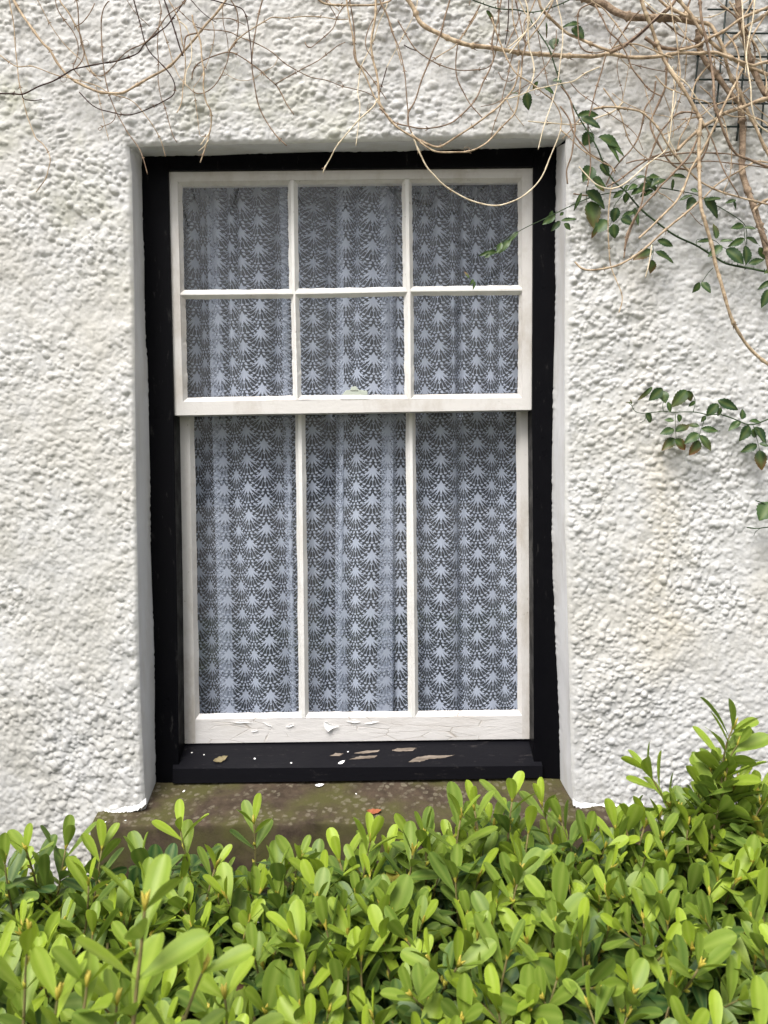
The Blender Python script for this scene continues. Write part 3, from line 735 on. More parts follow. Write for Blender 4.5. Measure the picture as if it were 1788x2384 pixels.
def stem(px, wpx, mat, parent, depth, name='stem', taper=(1, 0.75), knots=True, thorn=False, seed=None):
    """px: photo pixels; wpx: width in photo px; depth: distance in front of the wall"""
    rr_ = random.Random(seed if seed is not None else int(px[0][0] * 31 + px[0][1] * 17 + px[-1][0]))
    px = [tuple(q) for q in px]
    for e_ in (0, -1):       # stems that leave the top of the picture go on up the wall
        if px[e_][1] < 3 and len(px) > 2:
            q1, q2 = px[e_], px[1 if e_ == 0 else -2]; sl_ = max(-1.2, min(1.2, (q1[0] - q2[0]) / max(4, abs(q1[1] - q2[1]))))
            ex = [(q1[0] + sl_ * 70, q1[1] - 80), (q1[0] + sl_ * 100 + rr_.uniform(-30, 30), q1[1] - 190), (q1[0] + sl_ * 110 + rr_.uniform(-70, 70), q1[1] - 330)]
            px = ex[::-1] + px if e_ == 0 else px + ex
    p = catmull(px, 4.5); n_ = len(p); s = np.r_[0, np.cumsum(np.hypot(*np.diff(p, axis=0).T))]
    ph, ph2 = rr_.uniform(0, 6), rr_.uniform(0, 6)
    dep = depth + 0.010 * np.sin(s / 110 + ph) + 0.005 * np.sin(s / 37 + ph2); dep = np.maximum(dep, 0.012 + wpx * .0005)
    path = P(p[:, 0] + .5 * np.sin(s / 23 + ph), p[:, 1] + .5 * np.sin(s / 19 + ph2), -dep)
    r_ = wpx * 0.5 * 0.00108 * np.linspace(taper[0], taper[1], n_) * (1 + 0.10 * np.sin(s / 9 + ph) * np.sin(s / 31))
    g_ = Geo()
    if knots:
        k = rr_.uniform(20, 60)
        while k < s[-1] - 10:
            r_ *= 1 + 0.65 * np.exp(-((s - k) / 2.6) ** 2)
            i = int(np.searchsorted(s, k))
            if i < n_ - 1 and rr_.random() < .6:
                for sg in (-1, 1):
                    dr = (path[i + 1] - path[i]); dr /= np.linalg.norm(dr); nn = np.cross(dr, (0, 1, 0)) * sg
                    L = rr_.uniform(.002, .005) + r_[i]
                    q0 = path[i]; q1 = q0 + nn * L * .6 + dr * L * .4; q2 = q0 + nn * L * .9 + dr * L * (rr_.uniform(.4, 1.2)) + np.array((0, -.001, 0))
                    g_.add(*tube([q0, q1, q2], np.array([.0011, .0009, .0002]) + wpx * .00003, 5))
            if rr_.random() < .07:      # a curled dry tendril
                q = [path[i]]; a0 = rr_.uniform(0, 6.3); Rr = rr_.uniform(.004, .009); sg = rr_.choice((-1, 1))
                for t in range(22):
                    a = a0 + sg * t * .42; rr2 = Rr * (1 - t / 30); q.append(path[i] + np.array((math.cos(a) - math.cos(a0), -.15 * t / 22, math.sin(a) - math.sin(a0))) * rr2 * 1.3)
                g_.add(*tube(q, np.linspace(.0006, .0003, len(q)), 4))
            k += rr_.uniform(45, 120)
    if thorn:
        k = 8
        while k < s[-1] - 5:
            i = int(np.searchsorted(s, k)); dr = (path[min(i + 1, n_ - 1)] - path[i - 1]); dr /= np.linalg.norm(dr); nn = np.cross(dr, (0, 1, 0)) * rr_.choice((-1, 1))
            g_.add(*tube([path[i], path[i] + nn * (r_[i] + .0015), path[i] + nn * (r_[i] + .004) - dr * .001], np.array([.0015, .001, .0001]), 5)); k += rr_.uniform(14, 34)
    nb = len(g_.f); g_.add(*tube(path, r_, 6 if wpx < 5 else 9))
    o_ = mesh_obj(name, g_.v, g_.f, None, None, True, mats=[mat, GSTEM if thorn else BROWN], mi=[1] * nb + [0] * (len(g_.f) - nb)); attach(o_, parent); return o_
def Z3(w): return w / 3.687
left = empty('bare_climber', tuple(P(np.array(200.), np.array(5.), -.03)), 'thin bare climber stems arching over the wall at top left', 'climbing plant', 'leafless climbers above the window')
mid = empty('bare_climber', tuple(P(np.array(880.), np.array(5.), -.03)), 'bare climber stems dangling over the middle of the window top', 'climbing plant', 'leafless climbers above the window')
right = empty('bare_climber', tuple(P(np.array(1600.), np.array(5.), -.05)), 'dense tangle of thick bare tan climber stems over the plastic netting', 'climbing plant', 'leafless climbers above the window')
S = [  # crop, width (crop px), material, depth, points
 ('A', 11, DARK, .035, [(-60, 806), (0, 805), (110, 803), (200, 805), (330, 745), (450, 700), (550, 640), (625, 595), (750, 570), (900, 540), (1010, 520), (1160, 470), (1210, 425), (1235, 385), (1350, 285), (1450, 200), (1580, 10), (1610, -60)]),
 ('A', 10, BROWN, .04, [(1600, -40), (1580, 20), (1440, 130), (1340, 270), (1240, 365), (1110, 430), (1030, 500), (985, 555), (920, 620), (870, 650), (800, 645)]),
 ('A', 10, DARK, .045, [(1130, -60), (1150, 0), (1190, 150), (1220, 280), (1245, 370), (1290, 450), (1360, 520), (1440, 610), (1490, 700), (1500, 770), (1480, 820), (1400, 870), (1250, 945), (1150, 980), (1060, 985), (950, 960), (850, 935), (770, 885), (680, 790)]),
 ('A', 13, DARK, .05, [(1390, -60), (1410, 0), (1450, 110), (1500, 260), (1540, 400), (1570, 480)]),
 ('A', 19, TAN, .03, [(90, -60), (120, 0), (180, 110), (240, 200), (360, 360), (430, 430), (490, 540), (560, 630), (620, 680), (740, 745), (850, 790), (950, 800), (1050, 795), (1150, 745), (1300, 660), (1450, 570), (1560, 460), (1659, 350), (1759, 220), (1859, 110), (1980, -60)]),
 ('A', 9, TAN, .02, [(70, -60), (80, 0), (115, 190), (130, 400), (150, 560), (165, 710), (195, 850), (230, 980), (270, 1090), (310, 1190), (360, 1230), (410, 1300), (430, 1370), (415, 1450), (390, 1540), (310, 1650)]),
 ('A', 7, TAN, .02, [(300, -60), (320, 0), (390, 130), (440, 220), (520, 340), (600, 430), (700, 520), (760, 600), (870, 700)]),
 ('A', 9, BROWN, .035, [(470, -60), (475, 0), (500, 90), (560, 180), (620, 260), (660, 350), (670, 430), (655, 510), (630, 580), (690, 660)]),
 ('A', 13, TAN, .025, [(500, -60), (520, 20), (590, 110), (640, 200), (690, 300), (710, 400), (740, 500), (780, 600), (830, 650)]),
 ('A', 11, BROWN, .03, [(650, -60), (655, 0), (670, 100), (680, 250), (700, 380), (720, 460), (690, 540), (630, 600)]),
 ('A', 8, BROWN, .04, [(810, 30), (770, 110), (710, 190), (650, 230)]),
 ('A', 9, BROWN, .045, [(940, 15), (925, 20), (890, 80), (870, 180), (870, 330), (880, 480), (900, 640), (930, 790), (960, 880), (1000, 970), (1060, 1070), (1100, 1140), (1150, 1210), (1200, 1290), (1240, 1400), (1268, 1495)]),
 ('A', 8, TAN, .025, [(-60, 430), (0, 475), (70, 530), (150, 570), (260, 565), (340, 590), (400, 615), (500, 650), (600, 670), (740, 710), (850, 745), (950, 805), (1080, 840), (1160, 890), (1240, 980), (1310, 1070), (1370, 1180), (1400, 1270), (1418, 1345)]),
 ('A', 8, BROWN, .035, [(1360, -60), (1365, 0), (1385, 100), (1360, 250), (1350, 400), (1360, 520), (1360, 700), (1385, 850), (1410, 910), (1450, 1050), (1490, 1170), (1520, 1220)]),
 ('A', 7, TAN, .03, [(1380, 180), (1400, 260), (1440, 380), (1480, 520), (1530, 640), (1570, 700), (1659, 790)]),
 ('A', 6, TAN, .02, [(820, 740), (840, 800), (870, 940), (900, 1070), (930, 1180), (935, 1210)]),
 ('A', 6, BROWN, .03, [(990, 960), (985, 1020), (940, 1060), (880, 1085), (840, 1105), (855, 1122), (875, 1105)]),
 ('A', 8, DARK, .035, [(190, 800), (205, 848), (280, 865), (360, 855)]),
 ('A', 6, BROWN, .02, [(1060, -50), (1090, 0), (1170, 120), (1280, 220)]),
 ('A', 10, TAN, .04, [(1430, -60), (1450, 0), (1500, 90), (1540, 200), (1560, 350), (1590, 480), (1590, 620), (1570, 740), (1560, 860), (1540, 930), (1518, 970)]),
 ('A', 12, BROWN, .05, [(1700, 280), (1600, 310), (1580, 400), (1560, 480)]),
 ('A', 8, LIGHT, .05, [(1540, 180), (1600, 240), (1640, 380), (1640, 520), (1600, 620), (1590, 740)]),
 ('A', 7, BROWN, .045, [(1500, 60), (1560, 110), (1620, 170), (1700, 220)]),
 ('B', 11, BROWN, .04, [(605, -60), (595, 0), (560, 130), (530, 280), (510, 420), (505, 560), (520, 700), (545, 850), (580, 950), (640, 1060), (700, 1150), (740, 1195), (800, 1250)]),
 ('B', 10, DARK, .045, [(120, -30), (170, 0), (260, 25), (370, 55), (430, 90), (465, 180), (485, 330), (495, 450), (500, 550)]),
 ('B', 10, BROWN, .035, [(300, -60), (320, 0), (365, 70), (385, 150), (385, 250), (360, 370), (310, 440), (290, 530), (240, 650), (180, 740), (110, 790), (40, 805), (-10, 780)]),
 ('B', 10, BROWN, .03, [(-10, 680), (0, 610), (40, 550), (130, 500), (270, 450), (350, 455), (430, 500), (500, 550), (580, 610), (640, 670), (710, 730), (760, 810), (800, 890), (865, 985)]),
 ('B', 9, TAN, .04, [(300, 440), (360, 360), (440, 290), (540, 225), (620, 180), (680, 150), (800, 155), (950, 140), (1100, 148), (1230, 165), (1330, 163)]),
 ('B', 8, BROWN, .025, [(30, 230), (110, 255), (220, 262), (320, 278), (400, 315), (500, 355), (600, 405), (690, 460), (735, 500), (800, 550), (900, 610), (1010, 665), (1150, 690), (1280, 740), (1400, 770), (1500, 800), (1580, 850)]),
 ('B', 8, BROWN, .035, [(700, 725), (800, 665), (920, 600), (1060, 530), (1150, 460), (1240, 390), (1305, 362)]),
 ('B', 12, TAN, .05, [(-10, 130), (0, 200), (60, 350), (75, 500), (90, 620), (85, 750), (110, 870), (150, 950), (155, 1060), (140, 1140), (110, 1240), (60, 1395)]),
 ('B', 6, TAN, .03, [(0, 760), (20, 860), (35, 1000), (50, 1130), (65, 1170), (140, 1165)]),
 ('B', 9, LIGHT, .05, [(140, 1140), (100, 1190), (60, 1245)]), ('B', 7, LIGHT, .045, [(130, 1200), (90, 1260), (45, 1300)]),
 ('B', 6, TAN, .025, [(165, 180), (180, 300), (150, 450), (100, 590), (50, 690), (0, 750)]),
 ('B', 6, BROWN, .02, [(250, 40), (260, 200), (290, 320), (300, 440)]),
 ('B', 7, BROWN, .03, [(160, 165), (180, 160), (300, 158), (370, 180), (450, 218)]),
 ('B', 8, DARK, .04, [(-40, -30), (0, 20), (60, 90), (130, 150), (195, 190)]),
 ('B', 5, TAN, .015, [(730, 500), (690, 570), (600, 620), (500, 680), (400, 690), (320, 660), (250, 610)]),
]
for c_, w_, mt, dp, pts in S: stem(conv(c_, pts), Z3(w_) * 1.05, mt, left, dp)
S2 = [
 ('B', 16, TAN, .05, [(1020, -60), (1080, 0), (1150, 35), (1300, 48), (1450, 45), (1560, 40), (1659, 20), (1720, -20)]),
 ('B', 9, BROWN, .045, [(1400, -60), (1350, 0), (1280, 70), (1235, 150), (1200, 240), (1130, 310), (1060, 370), (1010, 408), (975, 395), (958, 362)]),
 ('B', 8, BROWN, .04, [(1120, -20), (1150, 20), (1200, 100), (1235, 160)]),
 ('B', 8, TAN, .03, [(1130, -40), (1180, 30), (1250, 95)]),
 ('B', 13, TAN, .055, [(1310, -60), (1320, 30), (1340, 150), (1365, 290), (1385, 420), (1400, 520), (1440, 580), (1500, 700), (1540, 800), (1590, 890), (1659, 1000), (1740, 1085), (1850, 1150), (1960, 1210), (2050, 1250), (2110, 1262)]),
 ('B', 11, BROWN, .04, [(1330, -60), (1345, 20), (1370, 180), (1385, 330), (1380, 470), (1410, 560), (1440, 585)]),
 ('B', 19, TAN, .045, [(1565, -60), (1565, 20), (1560, 150), (1530, 350), (1540, 500), (1570, 620), (1590, 750), (1600, 880), (1640, 950)]),
 ('B', 8, LIGHT, .035, [(1670, 20), (1650, 80), (1590, 200), (1550, 330), (1500, 450), (1440, 580), (1420, 700), (1410, 800), (1430, 900), (1425, 1030), (1410, 1150), (1395, 1250)]),
 ('B', 10, LIGHT, .06, [(1580, 850), (1540, 920), (1420, 1030), (1300, 1170), (1220, 1270), (1180, 1350), (1130, 1440), (1115, 1485)]),
 ('B', 8, DARK, .04, [(1659, 580), (1620, 720), (1590, 850)]),
 ('B', 8, BROWN, .03, [(1440, 560), (1520, 660), (1600, 770), (1659, 850)]),
 ('B', 9, TAN, .04, [(1590, -60), (1620, 40), (1659, 110), (1690, 200), (1740, 370), (1790, 560)]),
 ('B', 9, BROWN, .04, [(1650, -40), (1600, 80), (1520, 210), (1480, 330), (1490, 420), (1530, 480)]),
 ('C', 35, TAN, .035, [(150, -60), (185, 0), (230, 70), (280, 180), (350, 240), (450, 290), (560, 340), (720, 390), (900, 410), (1050, 435), (1200, 460), (1400, 470), (1659, 483), (1765, 485), (1865, 468), (1930, 430)]),
 ('C', 13, BROWN, .055, [(560, -60), (545, 0), (500, 150), (465, 280), (400, 430), (350, 570), (300, 690), (240, 870), (190, 960), (185, 1060), (215, 1140)]),
 ('C', 10, BROWN, .045, [(-60, 0), (0, 130), (50, 280), (100, 390), (130, 500), (155, 640), (170, 800), (185, 960), (190, 1080)]),
 ('C', 9, BROWN, .05, [(95, 180), (150, 270), (220, 380), (270, 440), (350, 500), (450, 555), (600, 598), (750, 602), (860, 585), (910, 530), (920, 480), (900, 380), (925, 250)]),
 ('C', 8, DARK, .045, [(150, 385), (200, 415), (265, 440)]),
 ('C', 10, BROWN, .04, [(805, 40), (770, 110), (700, 230), (620, 350), (600, 450), (595, 570), (610, 680), (660, 790), (720, 900), (820, 1010)]),
 ('C', 9, TAN, .05, [(780, 100), (740, 180), (660, 300), (590, 390), (480, 460), (380, 530), (350, 570)]),
 ('C', 12, BROWN, .06, [(990, -60), (985, 0), (970, 90), (950, 200), (915, 290), (905, 400), (920, 490), (890, 590), (830, 700), (780, 820), (720, 910), (640, 990), (560, 1050), (440, 1090), (300, 1105), (180, 1080), (70, 1050), (0, 990), (-60, 930)]),
 ('C', 10, BROWN, .05, [(955, -60), (960, 100), (965, 250), (945, 380), (930, 480), (900, 560)]),
 ('C', 15, TAN, .065, [(-60, 930), (0, 985), (80, 1080), (180, 1150), (280, 1210), (380, 1250), (450, 1260), (540, 1215), (700, 1110), (850, 1000), (970, 910), (1080, 770), (1120, 660), (1140, 520)]),
 ('C', 12, TAN, .07, [(220, 1160), (330, 1250), (430, 1300), (560, 1308), (700, 1300), (820, 1250), (900, 1190), (1000, 1080), (1100, 965), (1140, 800), (1155, 650), (1170, 470), (1210, 360), (1300, 240), (1370, 130), (1430, 0)]),
 ('C', 11, BROWN, .05, [(1100, -60), (1130, 110), (1170, 300), (1195, 400), (1165, 500), (1160, 640)]),
 ('C', 10, DARK, .045, [(1040, -60), (1045, 0), (1045, 200), (1020, 380)]),
 ('C', 10, TAN, .05, [(1075, -60), (1080, 100), (1100, 230), (1130, 330), (1130, 430)]),
 ('C', 9, BROWN, .04, [(1150, 110), (1110, 220), (1060, 330), (1030, 410)]),
 ('C', 11, TAN, .055, [(900, 150), (940, 280), (990, 400), (1050, 530), (1120, 640), (1250, 720), (1350, 800), (1425, 860), (1480, 950), (1500, 1040), (1495, 1110), (1560, 1170), (1659, 1270), (1735, 1325), (1855, 1395), (1925, 1430), (1960, 1490)]),
 ('C', 8, BROWN, .04, [(1090, 450), (1060, 560), (1040, 660), (1000, 800), (975, 930), (930, 1050), (890, 1200)]),
 ('C', 12, LIGHT, .07, [(1470, -60), (1420, 0), (1350, 90), (1280, 190), (1180, 290), (1090, 370), (1040, 410)]),
 ('C', 12, LIGHT, .075, [(1160, -60), (1190, 0), (1215, 100), (1215, 250), (1220, 400), (1250, 500), (1268, 600), (1250, 700), (1205, 785)]),
 ('C', 12, LIGHT, .065, [(1110, -60), (1150, 30), (1190, 110), (1230, 160), (1200, 270), (1100, 400), (1050, 460)]),
 ('C', 9, LIGHT, .06, [(1450, -60), (1475, 60), (1500, 180), (1510, 350), (1490, 560), (1470, 700), (1430, 840), (1380, 1000), (1340, 1130), (1300, 1280)]),
 ('C', 7, BROWN, .04, [(1270, 150), (1300, 280), (1340, 500), (1380, 700), (1425, 860)]),
 ('C', 7, BROWN, .03, [(960, 620), (1000, 680), (1060, 695), (1120, 660)]),
 ('C', 7, LIGHT, .03, [(270, -30), (250, 90), (150, 290), (80, 430), (0, 580)]),
 ('C', 7, TAN, .03, [(1030, 860), (1060, 920), (1100, 980), (1180, 1080)]),
 ('C', 9, TAN, .035, [(1659, 1020), (1580, 1120), (1510, 1195)]),
 ('C', 7, BROWN, .04, [(715, -40), (720, 0), (708, 50)]), ('C', 12, TAN, .05, [(1300, -60), (1240, 90), (1180, 200), (1190, 330)]),
]
for c_, w_, mt, dp, pts in S2: stem(conv(c_, pts), Z3(w_) * 1.05, mt, mid, dp)
arc_pts = conv('C', [(215, 1140), (250, 1230), (300, 1340), (350, 1440), (420, 1520)]) + conv('G', [(540, 385), (640, 450), (760, 510), (900, 538), (1020, 515), (1130, 460), (1230, 350), (1300, 200), (1350, 80)]) + conv('C', [(1495, 1110)])
stem(arc_pts, 3.3, LIGHT, mid, .045)
S3 = [
 ('D', 60, OLD, .03, [(-30, -60), (60, -30), (160, 20), (260, 40), (330, 90), (430, 130), (550, 150), (720, 155), (900, 160), (1050, 190)]),
 ('D', 30, TAN, .07, [(545, -60), (570, 0), (610, 110), (660, 230), (710, 390), (760, 500), (820, 600), (890, 700), (970, 830), (1040, 950), (1090, 1040), (1120, 1090)]),
 ('D', 12, BROWN, .06, [(1120, 1080), (1200, 1250), (1240, 1360), (1300, 1500), (1390, 1650), (1410, 1690)]),
 ('D', 28, TAN, .075, [(1085, 1020), (1070, 1150), (1065, 1280), (1070, 1450), (1075, 1625), (1085, 1785), (1120, 1905), (1180, 2115), (1210, 2275), (1270, 2475), (1340, 2715), (1400, 2845), (1500, 2985), (1659, 3125), (1800, 3200)]),
 ('D', 28, TAN, .06, [(1760, 800), (1659, 845), (1560, 870), (1440, 920), (1300, 970), (1200, 1030), (1100, 1090), (980, 1190), (880, 1290)]),
 ('D', 14, BROWN, .055, [(880, 1290), (760, 1320), (620, 1370), (480, 1470), (380, 1550), (280, 1600)]),
 ('D', 21, BROWN, .08, [(1065, -60), (1075, 0), (1090, 180), (1130, 350), (1165, 500), (1190, 700), (1200, 900), (1250, 1040), (1300, 1180), (1350, 1280), (1410, 1340), (1500, 1370), (1600, 1410), (1720, 1450)]),
 ('D', 28, TAN, .055, [(860, -60), (920, 30), (1000, 130), (1060, 230), (1150, 340), (1250, 430), (1350, 500), (1450, 560), (1560, 600), (1720, 670)]),
 ('D', 22, TAN, .06, [(1740, 20), (1659, 60), (1500, 130), (1400, 180), (1270, 270), (1150, 330), (1050, 395), (900, 430)]),
 ('D', 24, TAN, .065, [(1740, 60), (1600, 150), (1470, 230), (1400, 300), (1300, 390), (1280, 430)]),
 ('D', 27, TAN, .05, [(940, 110), (1040, 180), (1160, 210), (1220, 300), (1280, 430), (1300, 540), (1350, 680), (1420, 800), (1480, 950), (1560, 1100), (1620, 1240), (1700, 1400)]),
 ('D', 45, OLD, .035, [(1060, 250), (1070, 400), (1120, 520), (1200, 620), (1280, 730), (1360, 830), (1440, 900)]),
 ('D', 50, OLD, .045, [(1380, -60), (1400, 0), (1420, 150), (1460, 330), (1500, 500), (1560, 640), (1620, 780), (1720, 930)]),
 ('D', 50, OLD, .035, [(1425, 860), (1430, 960), (1440, 1100), (1440, 1300), (1440, 1475), (1480, 1625), (1530, 1755), (1580, 1905), (1630, 2075), (1670, 2280), (1700, 2400)]),
 ('D', 27, TAN, .06, [(265, 460), (340, 465), (450, 490), (600, 495), (740, 480), (900, 455), (1050, 460), (1200, 450), (1300, 480), (1500, 560), (1600, 540), (1720, 510)]),
 ('D', 27, BROWN, .05, [(600, 320), (700, 390), (800, 420), (900, 420), (1000, 400), (1100, 390)]),
 ('D', 12, TAN, .055, [(330, 410), (420, 380), (540, 380), (650, 420), (760, 470), (850, 500)]),
 ('D', 27, BROWN, .05, [(300, 450), (430, 390), (560, 290), (700, 160), (820, 60), (900, -60)]),
 ('D', 10, DARK, .065, [(440, 385), (560, 290), (690, 170), (780, 85)]),
 ('D', 24, TAN, .045, [(-310, 0), (-280, 80), (-160, 200), (-60, 290), (0, 315), (100, 360), (200, 400), (300, 435)]),
 ('D', 12, BROWN, .05, [(560, 90), (500, 150), (430, 260), (360, 360), (300, 440), (265, 480), (230, 620), (180, 780), (140, 930), (115, 1050), (125, 1200), (135, 1420), (110, 1600)]),
 ('D', 17, TAN, .065, [(160, 935), (280, 920), (430, 930), (560, 955), (640, 1020), (720, 1110), (800, 1240), (860, 1330), (930, 1420), (1020, 1510), (1080, 1560), (1250, 1645), (1400, 1690), (1659, 1755), (1750, 1790)]),
 ('D', 11, LIGHT, .075, [(850, 780), (840, 950), (820, 1130), (800, 1240), (770, 1300), (640, 1400), (500, 1520), (400, 1590), (300, 1620), (180, 1580), (90, 1490), (35, 1430)]),
 ('D', 17, BROWN, .05, [(800, 450), (790, 600), (780, 740), (730, 860), (680, 970), (650, 1060), (680, 1160), (740, 1270), (800, 1370), (880, 1440), (1000, 1450), (1080, 1380), (1140, 1250), (1150, 1150)]),
 ('D', 19, TAN, .07, [(1440, 590), (1380, 720), (1300, 870), (1230, 1020), (1160, 1170), (1100, 1290), (1000, 1450), (960, 1550), (930, 1625), (860, 1745), (720, 1885), (550, 2045)]),
 ('D', 14, BROWN, .06, [(1040, 970), (960, 960), (880, 980), (800, 1060), (720, 1160), (660, 1310), (620, 1450), (600, 1570), (590, 1625), (570, 1755), (500, 1925), (440, 2095), (420, 2215)]),
 ('D', 15, BROWN, .055, [(1060, 1180), (980, 1340), (900, 1430), (800, 1540), (750, 1585), (680, 1665), (590, 1765), (530, 1850), (450, 2010), (425, 2150)]),
 ('D', 13, TAN, .06, [(1720, 1390), (1659, 1395), (1560, 1390), (1440, 1450), (1300, 1530), (1200, 1605), (1100, 1710)]),
 ('D', 10, BROWN, .05, [(440, 1400), (540, 1375), (700, 1370), (850, 1400), (980, 1400), (1150, 1385), (1350, 1400), (1500, 1420), (1700, 1450)]),
 ('D', 12, BROWN, .045, [(700, 1345), (900, 1320), (1100, 1310), (1300, 1320), (1400, 1340)]),
 ('D', 11, TAN, .065, [(800, -60), (830, 60), (840, 170), (870, 300), (890, 450), (905, 600), (900, 700)]),
 ('D', 9, TAN, .05, [(980, 60), (960, 150), (950, 300), (900, 450), (880, 640), (870, 720), (850, 790)]),
 ('D', 13, LIGHT, .085, [(1555, -60), (1545, 0), (1530, 150), (1500, 300), (1475, 480), (1490, 620), (1510, 750), (1520, 900), (1550, 1030), (1600, 1090), (1700, 1160)]),
 ('D', 11, LIGHT, .075, [(1430, -60), (1440, 100), (1455, 300), (1465, 500), (1465, 640)]),
 ('D', 15, TAN, .075, [(1720, 30), (1659, 100), (1570, 230), (1510, 350), (1490, 480)]),
 ('D', 14, TAN, .06, [(1560, -60), (1500, 60), (1440, 180), (1450, 300)]),
 ('D', 12, TAN, .05, [(120, -20), (160, 20), (240, 70), (300, 140), (350, 200), (400, 270), (450, 340), (550, 450)]),
 ('D', 12, BROWN, .06, [(155, 25), (60, 70), (30, 130), (30, 280), (40, 380), (90, 440), (180, 455), (260, 440)]),
 ('D', 9, LIGHT, .07, [(560, -30), (620, 30), (720, 110), (800, 120), (870, 140), (920, 190)]),
 ('D', 14, BROWN, .05, [(620, 60), (720, 150), (820, 230), (900, 300), (980, 340), (1060, 370)]),
 ('D', 7, BROWN, .04, [(350, 200), (310, 300), (305, 380), (330, 420)]),
 ('D', 22, TAN, .055, [(680, -60), (760, 30), (850, 90), (960, 140)]), ('D', 18, BROWN, .045, [(1010, -60), (960, 80), (900, 150), (850, 200)]),
 ('D', 8, BROWN, .03, [(460, 545), (560, 570), (700, 600), (820, 620)]), ('D', 7, TAN, .035, [(760, 790), (790, 870), (820, 960), (850, 1080), (840, 1180)]),
 ('D', 8, TAN, .05, [(960, 350), (960, 500), (940, 700), (900, 850), (860, 1000)]), ('D', 22, TAN, .05, [(1500, 560), (1560, 680), (1640, 760), (1740, 840)]),
 ('D', 9, TAN, .06, [(1360, 935), (1450, 970), (1560, 1010), (1700, 1070)]), ('D', 9, TAN, .04, [(1440, 790), (1500, 860), (1600, 960), (1700, 1040)]),
 ('D', 8, TAN, .05, [(1390, 790), (1355, 850), (1360, 910), (1400, 950)]),
 ('E', 17, TAN, .06, [(1070, 250), (980, 330), (850, 440), (700, 570), (560, 690), (400, 790), (250, 830), (120, 845), (50, 825), (0, 775)]),
 ('E', 10, TAN, .045, [(330, 90), (310, 170), (290, 350), (285, 500), (295, 650), (310, 800), (350, 920), (400, 1040), (405, 1120), (380, 1210)]),
 ('E', 10, LIGHT, .06, [(660, 630), (640, 780), (608, 910)]), ('E', 9, TAN, .05, [(720, 80), (715, 170), (780, 210), (850, 265)]),
 ('E', 22, OLD, .06, [(1530, 330), (1560, 430), (1600, 530), (1659, 620), (1720, 700)]), ('E', 22, TAN, .06, [(1540, 330), (1600, 270), (1700, 220)]),
 ('E', 7, BROWN, .05, [(990, 350), (1030, 400), (1070, 440), (1100, 460)]), ('E', 12, BROWN, .03, [(-10, 190), (60, 200), (130, 205)]),
]
for c_, w_, mt, dp, pts in S3: stem(conv(c_, pts), Z3(w_) * .95, mt, right, dp, taper=(1, .85))

rt = random.Random(77)
for k_ in range(30):        # thin straggling growth filling the tangle
    x_ = rt.uniform(1290, 1790); y_ = rt.uniform(-10, 260); a_ = rt.uniform(.6, 2.6); q_ = [(x_, y_)]
    for j_ in range(rt.choice((5, 6, 7, 8))):
        a_ += rt.uniform(-.42, .42); x_ += math.cos(a_) * 34; y_ += math.sin(a_) * 34; q_.append((x_, y_))
    stem(q_, rt.choice((1.6, 2.0, 2.4, 3.0, 3.6)), rt.choice((TAN, TAN, LIGHT, BROWN)), right if k_ < 28 else mid, rt.uniform(.02, .085), seed=k_)
# plastic netting on the wall
net = empty('plastic_netting', tuple(P(np.array(1700.), np.array(180.), -.015)), 'dark green square plastic plant netting fixed to the wall at top right', 'netting')
vert, hor = [], []
for k in range(6):
    xt = 1105 + 200 * k; y_s = -60 if k > 0 else 420
    y_e = [900, 1130, 1210, 1160, 1160, 1160][k]
    pts = [(xt - (y / 10.5), y) for y in np.linspace(y_s, y_e, 9)]
    vert.append(pts)
for k in range(6):
    y = 82 + 201 * k; xs_ = [1140, 1120, 1060, 1045, 1040, 1150][k]
    hor.append([(x_, y + (x_ - 1300) * .012) for x_ in np.linspace(xs_, 2060, 9)])
def netstrand(pts, name):
    p = np.array(conv('D', pts)); path = P(p[:, 0], p[:, 1], np.full(len(p), -.014)); path = catmull(path, .01)
    s = np.arange(len(path)); V_, f = tube(path, np.full(len(path), .0022), 6)
    o_ = mesh_obj(name, V_, f, PLASTIC, None, True); attach(o_, net)
for p_ in vert: netstrand(p_, 'strand')
for p_ in hor: netstrand(p_, 'strand')
g = Geo()
for k in range(6):
    for j in range(6):
        y = 82 + 201 * j; x_ = 1105 + 200 * k - y / 10.5
        if (k == 0 and (j < 2 or j > 4)): continue
        c0 = P(*[np.array(q) for q in conv('D', [(x_, y)])[0]], -.014)
        bm = [(c0 + np.array((dx, -.0022, dz))) for dx, dz in ((-.0042, 0), (0, -.0042), (.0042, 0), (0, .0042))]
        g = Geo(); g.prism(bm[::-1], c0[1] - .0021, c0[1] + .001); g.build('junction', PLASTIC, net)

